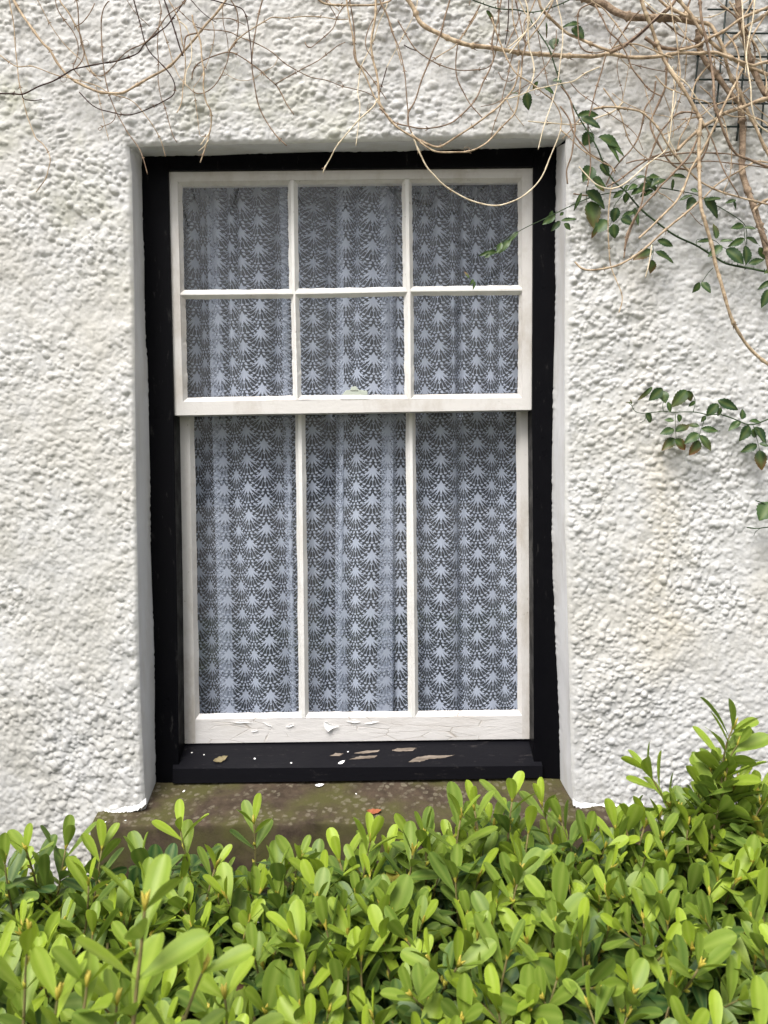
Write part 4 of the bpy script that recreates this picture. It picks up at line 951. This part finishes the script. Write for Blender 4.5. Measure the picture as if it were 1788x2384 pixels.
# ------------------------------------------------------------------ climbing rose
def leaflet(base, tip, wr, depth, age, dead, rr_, lift=None):
    """pointed toothed leaflet between two photo pixels"""
    a = P(np.array(base[0]), np.array(base[1]), -depth); b_ = P(np.array(tip[0]), np.array(tip[1]), -(depth + (lift if lift is not None else rr_.uniform(-.012, .014))))
    ax = b_ - a; L = np.linalg.norm(ax); ax /= L
    nrm = np.array((rr_.uniform(-.45, .45), -1, rr_.uniform(-.05, .75))); nrm -= ax * nrm.dot(ax); nrm /= np.linalg.norm(nrm); sd_ = np.cross(ax, nrm)
    n_ = 14; V_, T_ = [], []
    ph = rr_.random() * 6
    for i in range(n_ + 1):
        t = i / n_; w_ = wr * L * 0.5 * (math.sin(math.pi * t ** 0.8) ** .85) * (1.0 if t < .98 else 0.2) * (1.08 if i % 2 else .94)
        bend = -.18 * L * (t - .2) ** 2
        for s_ in (-1, -.5, 0, .5, 1):
            fold_ = abs(s_) * w_ * .30 + .02 * L * math.sin(t * 9 + s_ * 2 + ph)
            V_.append(a + ax * L * t + sd_ * w_ * s_ + nrm * (fold_ + bend))
            T_.append((age, 0.5 if s_ == 0 else .0, min(1, .75 * dead * max(0, (t - .35) * 2.0 + (abs(s_) - .4) * .9))))
    f = [(i * 5 + k, i * 5 + k + 1, (i + 1) * 5 + k + 1, (i + 1) * 5 + k) for i in range(n_) for k in range(4)]
    return V_, f, T_
def leaves(lst, crop, parent, depth, seed):
    rr_ = random.Random(seed)
    for it in lst:
        bx, by, tx, ty = it[:4]; wr = it[4] if len(it) > 4 else .58; dead = it[5] if len(it) > 5 else 0.0
        (b_, t_) = conv(crop, [(bx, by), (tx, ty)])
        V_, f, T_ = leaflet(b_, t_, wr, depth + rr_.uniform(-.008, .012), rr_.uniform(.0, .9), dead, rr_)
        # petiolule
        o_ = mesh_obj('leaf', V_, f, ROSE, None, True, tint=np.array(T_))
        if dead > .5: o_['label'] = 'browned leaf'
        attach(o_, parent)
rose = empty('climbing_rose', tuple(P(np.array(1400.), np.array(300.), -.03)), 'green leafy rose stems trained past the right of the window top', 'rose', 'climbing rose shoots on the wall')
stem(conv('C', [(1200, 60), (1240, 180), (1320, 300), (1400, 430), (1450, 580), (1500, 720), (1570, 850), (1650, 1000), (1740, 1150), (1815, 1290), (1875, 1430), (1955, 1560), (2045, 1640), (2175, 1785), (2315, 1905), (2465, 2015), (2655, 2105), (2815, 2205), (2915, 2260), (3065, 2295), (3274, 2335), (3400, 2360)]), 4.2, GSTEM, rose, .035, knots=False, thorn=True, taper=(.6, 1.1))
stem(conv('C', [(700, -40), (740, 0), (850, 40), (970, 75), (1100, 85), (1240, 105), (1400, 70), (1570, 0), (1640, -60)]), 2.8, GSTEM, rose, .06, knots=False, thorn=True)
stem(conv('F', [(720, 690), (560, 715), (460, 745), (300, 820), (120, 905), (0, 970), (-100, 1030), (-165, 1080)]), 2.4, GSTEM, rose, .03, knots=False, taper=(1, .5))
stem(conv('F', [(700, 690), (820, 670), (940, 670), (1080, 690), (1200, 720), (1330, 790), (1430, 850), (1500, 905), (1520, 960), (1520, 1040)]), 2.4, GSTEM, rose, .03, knots=False)
for pts in ([(480, 560), (475, 640), (465, 700), (470, 760)], [(700, 720), (650, 790), (640, 850), (620, 920)], [(790, 800), (720, 850), (690, 880)], [(900, 1040), (905, 1090), (895, 1150)], [(1300, 1195), (1260, 1240), (1225, 1290)],
            [(1190, 1060), (1190, 1015), (1240, 1005), (1310, 1015), (1350, 1050), (1400, 1080)], [(1500, 930), (1505, 1010), (1520, 1070)], [(430, 180), (520, 330)], [(720, 700), (740, 660), (800, 610), (860, 600)]):
    stem(conv('F', pts), 1.5, GSTEM, rose, .03, name='leaf_stalk', knots=False)
leaves([(410, 190, 552, 185, .36), (430, 208, 562, 268, .4), (500, 305, 445, 392, .9), (545, 335, 702, 400, .55), (600, 370, 692, 492, .25), (560, 340, 722, 442, .22), (505, 530, 448, 625, .75), (500, 610, 600, 655, .65), (555, 515, 620, 590, .7), (520, 640, 590, 690, .5, .6),
        (462, 690, 597, 795, .62), (492, 758, 520, 928, .62, .45), (435, 700, 383, 822, .22), (668, 798, 640, 897, .72), (692, 870, 772, 905, .85), (700, 860, 795, 820, .35), (605, 885, 520, 960, .7), (645, 905, 652, 1003, .72), (535, 925, 500, 1003, .4, 1.0), (780, 800, 812, 915, .25),
        (712, 690, 638, 735, .5), (735, 700, 718, 772, .62), (745, 650, 700, 690, .5), (790, 600, 862, 596, .5), (875, 605, 955, 590, .5), (880, 640, 800, 700, .5), (905, 685, 815, 725, .55), (965, 610, 890, 655, .6), (1020, 592, 1135, 592, .32), (860, 625, 935, 690, .6), (800, 650, 740, 680, .5),
        (830, 680, 760, 710, .6), (940, 640, 1000, 610, .5), (1035, 610, 1030, 690, .3), (860, 600, 900, 640, .8), (1162, 718, 1072, 748, .4), (1175, 735, 1128, 805, .6), (1150, 680, 1200, 695, .5), (1240, 735, 1340, 862, .5), (1350, 740, 1240, 745, .3), (1450, 750, 1375, 768, .35), (1425, 742, 1452, 812, .4),
        (1318, 1005, 1308, 900, .5, .3), (1302, 1012, 1190, 1020, .25), (1358, 1050, 1268, 1118, .5), (1345, 1020, 1430, 1010, .35), (1505, 1002, 1398, 1055, .4), (1512, 1000, 1615, 1040, .45), (1385, 1070, 1505, 1165, .55), (1510, 1050, 1522, 1175, .6), (1530, 1170, 1640, 1135, .4), (1500, 915, 1420, 932, .45), (1500, 930, 1582, 935, .45),
        (932, 1012, 1042, 1052, .4), (918, 1088, 1047, 1153, .4), (900, 1080, 778, 1135, .45, .7), (895, 1140, 890, 1235, .75, .8), (1210, 1290, 1165, 1360, .6), (1222, 1288, 1285, 1355, .5), (1600, 1060, 1645, 1140, .5), (1690, 1280, 1595, 1332, .35), (1665, 1335, 1620, 1455, .5), (1700, 1180, 1640, 1230, .4)], 'F', rose, .035, 4)
leaves([(290, 850, 322, 828, .4), (262, 850, 178, 908, .45), (235, 860, 240, 820, .8), (295, 888, 236, 952, .42), (298, 886, 405, 868, .26), (318, 905, 366, 945, .65)], 'F', rose, .03, 9)
leaves([(1075, 722, 1000, 800, .35), (1020, 780, 935, 872, .42), (960, 800, 925, 870, .4), (925, 862, 800, 885, .28), (880, 880, 840, 905, .6), (730, 1050, 698, 998, .35, 1.0), (760, 1055, 740, 1095, .5), (772, 1070, 758, 1130, .3)], 'G', rose, .028, 10)
leaves([(1659, 200, 1515, 218, .3), (1590, 240, 1700, 320, .75), (1440, 328, 1432, 418, .85), (1203, 790, 1217, 945, .58), (1300, 700, 1250, 770, .5, .6), (1350, 745, 1440, 800, .5), (1425, 690, 1505, 690, .5), (1040, 800, 1130, 795, .25), (855, 90, 930, 200, .45, 1.0), (1370, 190, 1378, 330, .15, .8)], 'C', rose, .04, 11)
rose2 = empty('climbing_rose', tuple(P(np.array(1700.), np.array(980.), -.03)), 'rose shoot with browning leaves reaching in from the right edge at mid height', 'rose', 'climbing rose shoots on the wall')
stem(conv('H', [(545, 462), (580, 490), (600, 530), (660, 550), (830, 535), (900, 545), (1070, 540), (1180, 560), (1290, 565), (1400, 600), (1520, 640), (1659, 600), (1800, 540)]), 2.6, GSTEM, rose2, .035, knots=False, taper=(.5, 1.2))
for pts in ([(830, 535), (825, 480), (845, 440)], [(1070, 540), (1085, 460), (1060, 390)], [(925, 555), (925, 650), (935, 760)], [(1165, 565), (1125, 700), (1105, 790)], [(1290, 560), (1250, 480)], [(1540, 645), (1580, 780), (1595, 860)], [(700, 550), (680, 610), (640, 628)]):
    stem(conv('H', pts), 1.4, GSTEM, rose2, .035, name='leaf_stalk', knots=False)
leaves([(745, 342, 633, 450, .25, .4), (825, 355, 718, 450, .6), (820, 375, 850, 468, .75), (865, 462, 890, 545, .5), (690, 555, 740, 625, .75), (1015, 368, 900, 500, .55, .2), (1020, 372, 1055, 460, .6, .4), (1082, 455, 1030, 500, .5), (915, 612, 836, 600, .5), (950, 560, 962, 622, .75), (916, 680, 806, 712, .55), (928, 695, 1040, 640, .5, .3),
        (922, 750, 822, 842, .5, .5), (925, 755, 1012, 842, .6, 1.0), (1118, 655, 1008, 640, .45, .3), (1165, 572, 1130, 622, .6), (1132, 672, 1268, 690, .42), (1112, 712, 998, 785, .52), (1115, 768, 1040, 885, .62, .9), (1118, 725, 1217, 847, .45, .2), (1260, 450, 1432, 522, .42), (1265, 475, 1170, 575, .6), (1285, 505, 1262, 575, .5), (1440, 612, 1347, 685, .45),
        (1450, 600, 1462, 515, .7), (1510, 615, 1612, 612, .35), (1512, 650, 1440, 768, .55), (1550, 655, 1655, 800, .55), (1530, 680, 1570, 745, .8), (1575, 800, 1445, 858, .45), (1592, 842, 1612, 1003, .55, .7), (1590, 790, 1670, 812, .5), (580, 470, 530, 462, .25, .8), (580, 480, 570, 440, .4, .8)], 'H', rose2, .035, 14)
rose3 = empty('climbing_rose', tuple(P(np.array(1780.), np.array(1220.), -.03)), 'single pale green rose leaf and cut stub poking in at the right edge', 'rose', 'climbing rose shoots on the wall')
stem(conv('H', [(1490, 1452), (1560, 1462), (1659, 1455), (1800, 1440)]), 2.6, GSTEM, rose3, .03, knots=False)
stem(conv('H', [(1560, 1240), (1610, 1258), (1659, 1275), (1800, 1300)]), 2.2, GSTEM, rose3, .03, knots=False)
stem(conv('H', [(1600, 1460), (1560, 1490), (1545, 1525)]), 1.2, GSTEM, rose3, .03, knots=False, name='leaf_stalk')
leaves([(1690, 1262, 1590, 1395, .85), (1720, 1300, 1680, 1380, .6)], 'H', rose3, .035, 15)

# ------------------------------------------------------------------ box hedge
def box_leaf(rr_, L):
    """obovate leaf along +X, upper face +Z"""
    n_, V_, T_ = 8, [], []
    wmax = L * rr_.uniform(.158, .205); curl = rr_.uniform(-.10, .22); cup = rr_.uniform(.12, .4)
    ts = [0, .14, .32, .50, .68, .83, .93, .98, 1.0]; ws = [.10, .30, .62, .88, 1.0, .92, .68, .40, .06]
    for i in range(n_ + 1):
        t = ts[i]; w_ = wmax * ws[i]
        zc = -curl * L * t * t
        for s_ in (-1, -.5, 0, .5, 1):
            xx_ = t * L - 0
            V_.append((xx_, s_ * w_, zc + cup * w_ * s_ * s_)); T_.append((0, (.9 if s_ == 0 else 0) + (.55 if abs(s_) == 1 else 0), 0))
    f = [(i * 5 + k, (i + 1) * 5 + k, (i + 1) * 5 + k + 1, i * 5 + k + 1) for i in range(n_) for k in range(4)]
    return np.array(V_), f, np.array(T_)
def box_shoot(seed, npair, L, spacing, agetop, agebot, path=None, rot=None, el0=24, elk=13, rollv=.35):
    rr_ = random.Random(seed); V_, F_2, T_, MI = [], [], [], []
    def push(v, f, t, mi):
        b_ = sum(len(q) for q in V_); V_.append(np.asarray(v)); F_2.extend([tuple(i + b_ for i in q) for q in f]); T_.append(np.asarray(t)); MI.extend([mi] * len(f))
    H_ = spacing * npair
    if path is None:
        bx, by = rr_.uniform(-.15, .15), rr_.uniform(-.15, .15)
        path = np.array([(bx * H_ * t * t, by * H_ * t * t, -H_ + H_ * t) for t in np.linspace(-.5, 1, 9)])
        path -= path[-1] * np.array((1, 1, 0))
    s = np.r_[0, np.cumsum(np.linalg.norm(np.diff(path, axis=0), axis=1))]
    v, f = tube(path, np.linspace(.0019, .0011, len(path)) * (L / .055), 6); push(v, f, np.zeros((len(v), 3)), 1)
    rot0 = rr_.uniform(0, 3.14) if rot is None else rot
    for k in range(npair):
        ss = s[-1] - spacing * (k * 1.0 + .12) * (0.55 + .45 * min(1, k / 2)); ss = max(ss, 0)
        c0 = np.array([np.interp(ss, s, path[:, j]) for j in range(3)]); c1 = np.array([np.interp(min(ss + .004, s[-1]), s, path[:, j]) for j in range(3)]); c2 = np.array([np.interp(max(ss - .004, 0), s, path[:, j]) for j in range(3)])
        ax = c1 - c2; ax /= np.linalg.norm(ax) + 1e-9
        e1 = np.cross(ax, (0.3, 1, .1)); e1 /= np.linalg.norm(e1); e2 = np.cross(ax, e1)
        young = k / max(1, npair - 1)
        for sgn in (0, math.pi):
            if rr_.random() < .05 and k > 0: continue
            phi = rot0 + k * math.pi / 2 + sgn + rr_.uniform(-.3, .3)
            el = R(min(78, el0 + elk * k + rr_.uniform(-9, 13)))          # angle away from the stem
            LL = L * (0.62 + .38 * min(1, (k + .6) / 1.6)) * rr_.uniform(.84, 1.12)
            lv, lf, lt = box_leaf(rr_, LL)
            rad_ = e1 * math.cos(phi) + e2 * math.sin(phi)
            X_ = rad_ * math.sin(el) + ax * math.cos(el); Z_ = ax * math.sin(el) - rad_ * math.cos(el); Y_ = np.cross(Z_, X_)
            roll = rr_.uniform(-rollv, rollv); Y2 = Y_ * math.cos(roll) + Z_ * math.sin(roll); Z2 = Z_ * math.cos(roll) - Y_ * math.sin(roll)
            vv = c0 + lv[:, :1] * X_ + lv[:, 1:2] * Y2 + lv[:, 2:3] * Z2
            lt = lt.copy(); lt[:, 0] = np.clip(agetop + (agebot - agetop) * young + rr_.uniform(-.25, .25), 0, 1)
            if rr_.random() < .03: lt[:, 2] = np.clip(lv[:, 0] / LL * 1.5 - .6, 0, .8)
            push(vv, lf, lt, 0)
    # yellowish bud cluster
    tip = path[-1]; ax = path[-1] - path[-2]; ax /= np.linalg.norm(ax)
    for b_ in range(3):
        d = np.array((rr_.uniform(-.3, .3), rr_.uniform(-.3, .3), 0)); q = [tip - ax * .002, tip + (ax + d * .5) * L * .10, tip + (ax + d) * L * rr_.uniform(.17, .26)]
        v, f = tube(q, np.array([.0012, .0022, .0004]) * (L / .055), 5); push(v, f, np.tile((0, 0, .8), (len(v), 1)), 0)
    for b_ in range(rr_.choice((1, 2))):
        ss = s[-1] - spacing * rr_.uniform(1, max(1.2, npair - 1)); c0 = np.array([np.interp(ss, s, path[:, j]) for j in range(3)]); d = np.array((rr_.uniform(-1, 1), rr_.uniform(-1, 1), 1.2)); d /= np.linalg.norm(d)
        v, f = tube([c0, c0 + d * L * .09, c0 + d * L * .16], np.array([.0016, .0022, .0004]) * (L / .055), 5); push(v, f, np.tile((0, 0, .6), (len(v), 1)), 0)
    Vc = np.concatenate(V_); Tc_ = np.concatenate(T_)
    F4 = np.array([q if len(q) == 4 else (*q, q[2]) for q in F_2]); return Vc, F_2, Tc_, np.array(MI)
def rotm(ax_, an):
    return np.array(Matrix.Rotation(an, 3, ax_))
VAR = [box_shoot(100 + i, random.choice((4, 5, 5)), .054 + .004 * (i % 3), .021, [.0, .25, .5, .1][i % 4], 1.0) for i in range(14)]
VARM = []
for (v, f, t, mi) in VAR:
    o_ = mesh_obj('shoot', v, f, None, None, True, tint=t, mats=[BOX, TWIG], mi=mi); VARM.append(o_.data); bpy.data.objects.remove(o_)
hedge = empty('box_hedge', (0, -0.85, 0), 'clipped green box hedge with fresh shoots below the window', 'hedge')
HZ = 0.882
def top_h(x, y): return HZ + 0.05 * np.clip((x + .20) / .30, 0, 1) + 0.022 * (vnoise(np.asarray(x) + 7., np.asarray(y) + 7., .13, 44) - .5) + 0.03 * np.clip((y + .75) / .3, -1, 0.6) * (1.0 if x > -.05 else .35)
spots = []
def proj(p):
    d = np.asarray(p) - CAM; z = d.dot(fwd); return CX + FPX * d.dot(rgt) / z, CY - FPX * d.dot(upv) / z, z
# the hand-placed shoots along the far edge: tip pixel, depth
tips = [((419, 1888), -.56), ((590, 1872), -.58), ((236, 1932), -.60), ((696, 1958), -.60), ((1104, 1838), -.62), ((1192, 1818), -.60), ((1262, 1830), -.58), ((1306, 1866), -.60), ((990, 1902), -.62), ((1072, 1858), -.66), ((1433, 1886), -.58), ((862, 1912), -.62),
        ((60, 1935), -.62), ((152, 1930), -.58), ((10, 1960), -.66), ((330, 1960), -.60), ((790, 1960), -.60), ((500, 1975), -.60), ((900, 1950), -.58), ((1150, 1880), -.58), ((1370, 1905), -.60), ((1500, 1880), -.60), ((1540, 1905), -.64), ((1760, 1880), -.60), ((1230, 1890), -.64), ((650, 1990), -.62), ((950, 1985), -.58),
        ((340, 2010), -.66), ((205, 2010), -.68), ((100, 1995), -.60)]
for (tx, ty), y in tips:
    spots.append((P(np.array(float(tx)), np.array(float(ty)), y) - np.array((0, 0, .030)), random.randrange(14), random.uniform(0, 6.28), (random.uniform(-.2, .2), random.uniform(-.2, .2)), random.uniform(.95, 1.1), 0))
spc = 0.038
for y in np.arange(-1.42, -0.54, spc):
    for x in np.arange(-1.5, 1.5, spc):
        if abs(x) > .95 and random.random() < .35: continue
        xx_, yy_ = x + random.uniform(-.45, .45) * spc, y + random.uniform(-.45, .45) * spc
        z = float(top_h(xx_, yy_)) + random.uniform(-.032, .020)
        if yy_ > -.60: z -= .02
        if random.random() < .06: z += .03
        spots.append((np.array((xx_, yy_, z)), random.randrange(14), random.uniform(0, 6.28), (random.gauss(0, .27), random.gauss(-.05, .27)), random.uniform(.80, 1.12), 0))
spots.append((P(np.array(1700.), np.array(2010.), -.62), 3, 1.0, (.1, 0), 1.05, 0))
for _ in range(1150):   # lower storey
    xx_, yy_ = random.uniform(-1.2, 1.2), random.uniform(-1.35, -.50)
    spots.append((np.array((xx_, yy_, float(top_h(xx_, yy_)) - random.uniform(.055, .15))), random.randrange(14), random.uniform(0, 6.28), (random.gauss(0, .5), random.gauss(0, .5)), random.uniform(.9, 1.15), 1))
for _ in range(1500):   # sides of the hedge down to the ground
    side = random.random() < .5; xx_ = random.uniform(-1.5, 1.5); yy_ = (-1.42 if side else -.49) + random.uniform(-.03, .03); z = random.uniform(.08, .84)
    spots.append((np.array((xx_, yy_, z)), random.randrange(14), random.uniform(0, 6.28), (random.gauss(0, .3), (-1 if side else 1) * -random.uniform(.7, 1.2)), random.uniform(.9, 1.15), 1))
keep = []; rest = []
for s_ in spots:
    px, py, z = proj(s_[0]); vis = -20 < px < 1808 and 1750 < py < 2400 and s_[5] == 0
    (keep if vis else rest).append((z, s_))
keep.sort(key=lambda q: q[0])
hand = [k for k in keep if any(k[1] is s_ for s_ in spots[:len(tips)])]
others = [k for k in keep if not any(k[1] is s_ for s_ in spots[:len(tips)])]
nm_shoot = 65 - len(hand)
parts_ = hand + others[:nm_shoot]; rest += others[nm_shoot:]
def smat(s_):
    p, vi, rz, (tx, ty), sc, low = s_
    return rotm('X', -ty) @ rotm('Y', tx) @ rotm('Z', rz) * sc
hl = Vector(hedge.location)
for z, s_ in parts_:
    o_ = bpy.data.objects.new('shoot', VARM[s_[1]]); COL.objects.link(o_); o_.parent = hedge
    Mx = Matrix(smat(s_).tolist()).to_4x4(); Mx.translation = Vector(s_[0]) - hl; o_.matrix_local = Mx
VV, FFq, FFt, TT, base = [], [], [], [], 0
fq = [np.array([q if len(q) == 4 else (q[0], q[1], q[2], q[2]) for q in v[1]]) for v in VAR]
leafonly = []
for (v, f, t, mi) in VAR:
    sel = [i for i, q in enumerate(f) if len(q) == 4]; leafonly.append((np.array([f[i] for i in sel]), mi[sel]))
MIs = []
for z, s_ in rest:
    v, f, t, mi = VAR[s_[1]]; f4, m4 = leafonly[s_[1]]
    tt = t.copy()
    if s_[5]: tt[:, 0] = np.clip(tt[:, 0] + .6, 0, 1)  # darker tint for older inner leaves; also paints shade into the gaps
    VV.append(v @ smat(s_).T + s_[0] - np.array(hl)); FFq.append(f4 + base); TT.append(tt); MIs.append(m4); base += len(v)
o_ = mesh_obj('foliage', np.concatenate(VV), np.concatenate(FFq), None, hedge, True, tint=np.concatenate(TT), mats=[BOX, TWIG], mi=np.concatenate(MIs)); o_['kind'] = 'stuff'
# woody framework inside
g = Geo(); rr_ = random.Random(5)
for _ in range(260):
    x, y = rr_.uniform(-1.45, 1.45), rr_.uniform(-1.35, -.55); q = [(x * .96, -.95 + (y + .95) * .4, 0), (x + rr_.uniform(-.05, .05), y * .8 - .15, .4), (x + rr_.uniform(-.04, .04), y, .70), (x + rr_.uniform(-.04, .04), y + rr_.uniform(-.03, .03), .87)]
    g.add(*tube(catmull(q, .08), np.linspace(.007, .0018, len(catmull(q, .08))), 5))
o_ = mesh_obj('twigs', g.v, g.f, TWIG, None, True); o_.location = (0, 0, 0); attach(o_, hedge); o_['kind'] = 'stuff'
def special(name, label, px, y, seed, npair, L, spacing, a0, a1, rot=.65, el0=36):
    p = catmull(px, 8); path = P(p[:, 0], p[:, 1], np.full(len(p), y)); path[:, 1] += np.linspace(0, .01, len(path))
    v, f, t, mi = box_shoot(seed, npair, L, spacing, a0, a1, path=path, rot=rot, el0=el0, elk=4, rollv=.9)
    o_ = mesh_obj(name, v, f, None, None, True, tint=t, mats=[BOX, TWIG], mi=mi); attach(o_, hedge)
    if label: o_['label'] = label
ZZ_ = lambda pts: [(1350 + a / 3.788, 1600 + b_ / 3.788) for a, b_ in pts]
special('shoot', 'tall upright shoot standing above the hedge at right', ZZ_([(1150, 2300), (1130, 1900), (1105, 1600), (1130, 1300), (1190, 1150), (1255, 950), (1290, 640), (1325, 500), (1375, 380)]), -.60, 501, 20, .066, .0175, .35, .8, el0=42)
special('shoot', None, ZZ_([(1200, 2100), (1180, 1700), (1170, 1400), (1210, 1200), (1270, 1000), (1310, 800), (1350, 640), (1420, 520)]), -.615, 541, 14, .058, .0175, .35, .8, rot=1.5, el0=38)
special('shoot', None, ZZ_([(1150, 2000), (1110, 1650), (1120, 1400), (1130, 1200), (1160, 1020), (1190, 880), (1200, 760)]), -.59, 542, 10, .054, .0175, .45, .85, rot=1.0, el0=40)
special('shoot', None, ZZ_([(1090, 1500), (1030, 1350), (940, 1230), (820, 1100), (700, 900), (620, 760)]), -.59, 502, 9, .058, .017, .25, .65)
special('shoot', None, ZZ_([(1160, 1420), (1230, 1260), (1380, 1160), (1480, 1080), (1560, 960)]), -.60, 503, 6, .054, .026, .4, .7)
special('shoot', None, ZZ_([(1480, 1750), (1500, 1500), (1560, 1200), (1640, 1050)]), -.62, 508, 6, .054, .028, .4, .7)
for k_, (a_, b_, c_) in enumerate([(1080, 1010, -.59), (1250, 1290, -.61), (1560, 980, -.58), (1640, 1290, -.62), (900, 1050, -.60), (720, 1120, -.60), (980, 1180, -.63), (1380, 1420, -.60), (450, 1120, -.60), (1180, 700, -.60), (1420, 800, -.60), (1330, 1000, -.59), (1130, 1200, -.58), (1500, 1300, -.59), (1000, 1350, -.59), (1620, 1000, -.61), (1080, 840, -.60), (1240, 700, -.59), (1500, 1050, -.60), (1600, 900, -.60), (1370, 880, -.60), (1180, 980, -.58)]):
    special('shoot', None, ZZ_([(a_ * .75 + 280, b_ + 900), (a_ * .85 + 160, b_ + 500), (a_ - 15, b_ + 200), (a_, b_ + 60)]), c_, 520 + k_, 6, .056, .024, .3, .8)
W1 = lambda pts: [(a / 1.8433, 1800 + b_ / 1.8433) for a, b_ in pts]
special('shoot', 'large soft focus shoot nearest the camera at lower left', W1([(545, 1500), (560, 1177), (575, 950), (590, 800), (598, 700), (605, 610)]), -1.16, 504, 8, .062, .027, .2, .6, rot=.3, el0=44)
special('shoot', None, W1([(300, 1400), (330, 1150), (350, 990), (352, 940)]), -1.14, 505, 5, .056, .030, .2, .6)
special('shoot', None, W1([(700, 1400), (760, 1150), (830, 950), (860, 880)]), -1.12, 506, 5, .056, .032, .15, .6)
special('shoot', None, W1([(180, 1500), (200, 1250), (215, 1100), (225, 1000)]), -1.13, 511, 5, .058, .026, .15, .6, rot=.2, el0=44)
special('shoot', None, W1([(450, 1500), (470, 1250), (480, 1100), (485, 1020)]), -1.10, 512, 5, .058, .026, .15, .6, rot=.9, el0=44)
special('shoot', None, W1([(950, 1500), (960, 1250), (965, 1080), (955, 990)]), -1.04, 513, 5, .058, .026, .1, .6, rot=.4, el0=44)
special('shoot', None, W1([(90, 1300), (95, 1000), (95, 850), (105, 700)]), -1.0, 507, 6, .054, .028, .1, .6)

# ------------------------------------------------------------------ fallen bits
def fallen(name, label, cat, ctr, size, ang, fn, mat, seed, curl=.25, group=None, aspect=.5, brown=1.0):
    rr_ = random.Random(seed); c0 = fn(*ctr); dx = fn(ctr[0] + 10, ctr[1]) - c0; dx /= np.linalg.norm(dx); dy = fn(ctr[0], ctr[1] - 10) - c0; dy -= dx * dy.dot(dx); dy /= np.linalg.norm(dy); nz_ = np.cross(dx, dy)
    if nz_[2] < 0: nz_ = -nz_
    V_, n_ = [], 10
    for i in range(n_ + 1):
        t = i / n_; w_ = aspect * size * .5 * max(.04, math.sin(math.pi * t ** .9) ** .8) * (1.12 if i % 3 else .85)
        for s_ in (-1, 0, 1):
            x_, y_ = (t - .5) * size, s_ * w_; xr, yr = x_ * math.cos(ang) - y_ * math.sin(ang), x_ * math.sin(ang) + y_ * math.cos(ang)
            V_.append(c0 + dx * xr + dy * yr + nz_ * (.001 + curl * size * ((t - .5) ** 2 + .4 * abs(s_) * aspect * .5 + rr_.uniform(0, .03))))
    f = [(i * 3 + k, i * 3 + k + 1, (i + 1) * 3 + k + 1, (i + 1) * 3 + k) for i in range(n_) for k in range(2)]
    o_ = mesh_obj(name, np.array(V_) - c0, f, mat, None, True); o_.location = c0; return tag(o_, label, cat, group)
m = M('dead_leaf_olive', 0.8); m.color(m.ramp(m.noise(90, 4), [(.3, (.10, .08, .04)), (.7, (.24, .20, .11))])); DL1 = m.m
m = M('dead_leaf_red', 0.8); m.color(m.ramp(m.noise(90, 4), [(.3, (.16, .045, .02)), (.7, (.36, .12, .05))])); DL2 = m.m
m = M('dead_leaf_brown', 0.85); m.color(m.ramp(m.noise(90, 4), [(.3, (.07, .035, .02)), (.7, (.20, .11, .065))])); DL3 = m.m
fallen('dead_leaf', 'dry olive brown leaf lying on the black timber cill', 'leaf', (514, 1769), .036, .45, cill_pt, DL1, 1, .35)
fallen('dead_leaf', 'small rusty red leaf lying on the brown stone sill', 'leaf', (871, 1891), .034, .1, sill_pt, DL2, 2, .4)
for k_, (px_, py_, y_, lb_) in enumerate([(662, 2192, -.765, 'brown dead leaf caught among the hedge leaves left of centre'), (1255, 2290, -.81, 'brown dead leaf caught low in the hedge right of centre'), (555, 2300, -.835, 'dark brown dead leaf caught low in the hedge at lower left')]):
    fallen('dead_leaf', lb_, 'leaf', (px_, py_), .034, k_ * 1.1, lambda a, b_, y_=y_: P(np.array(float(a)), np.array(float(b_)), y_), DL3, 30 + k_, .4)
cf = [((447, 1753), 5, 'at the left end of the black cill'), ((475, 1758), 5, 'beside the dry leaf on the black cill'), ((593, 1767), 7, 'in the left middle of the black cill'), ((678, 1777), 6, 'right of centre-left on the black cill'),
      ((810, 1751), 5, 'above the bare wood on the black cill'), ((795, 1776), 22, 'standing long and bright in the middle of the black cill')]
LB = ['tiny white paint flake near the left end of the black cill', 'tiny white paint flake just left of the dry leaf', 'white paint flake alone right of the dry leaf', 'small white paint flake midway between dry leaf and bare wood', 'small white paint flake among the bare wood patches', 'long white paint flake just below the bare wood patches']
for k, (ctr, sz, _) in enumerate(cf):
    fallen('paint_flake', LB[k], 'paint flake', ctr, sz * .00085, .6 if sz > 10 else k, cill_pt, FLAKE, 20 + k, .3, 'white paint flakes fallen below the window', .45 if sz > 10 else .8)
LS = ['large white paint flake at the back of the stone sill', 'small white paint flake at the back left of the stone sill', 'tiny white paint flake on the lichen patch of the stone sill', 'tiny white paint flake near the left corner of the stone sill', 'tiny white paint flake on the left end of the stone sill']
for k, (ctr, sz) in enumerate([((744, 1829), 22), ((428, 1843), 9), ((829, 1849), 6), ((292, 1911), 5), ((245, 1915), 6)]):
    fallen('paint_flake', LS[k], 'paint flake', ctr, sz * .001, .2 + k, sill_pt, FLAKE, 40 + k, .25, 'white paint flakes fallen below the window', .5)
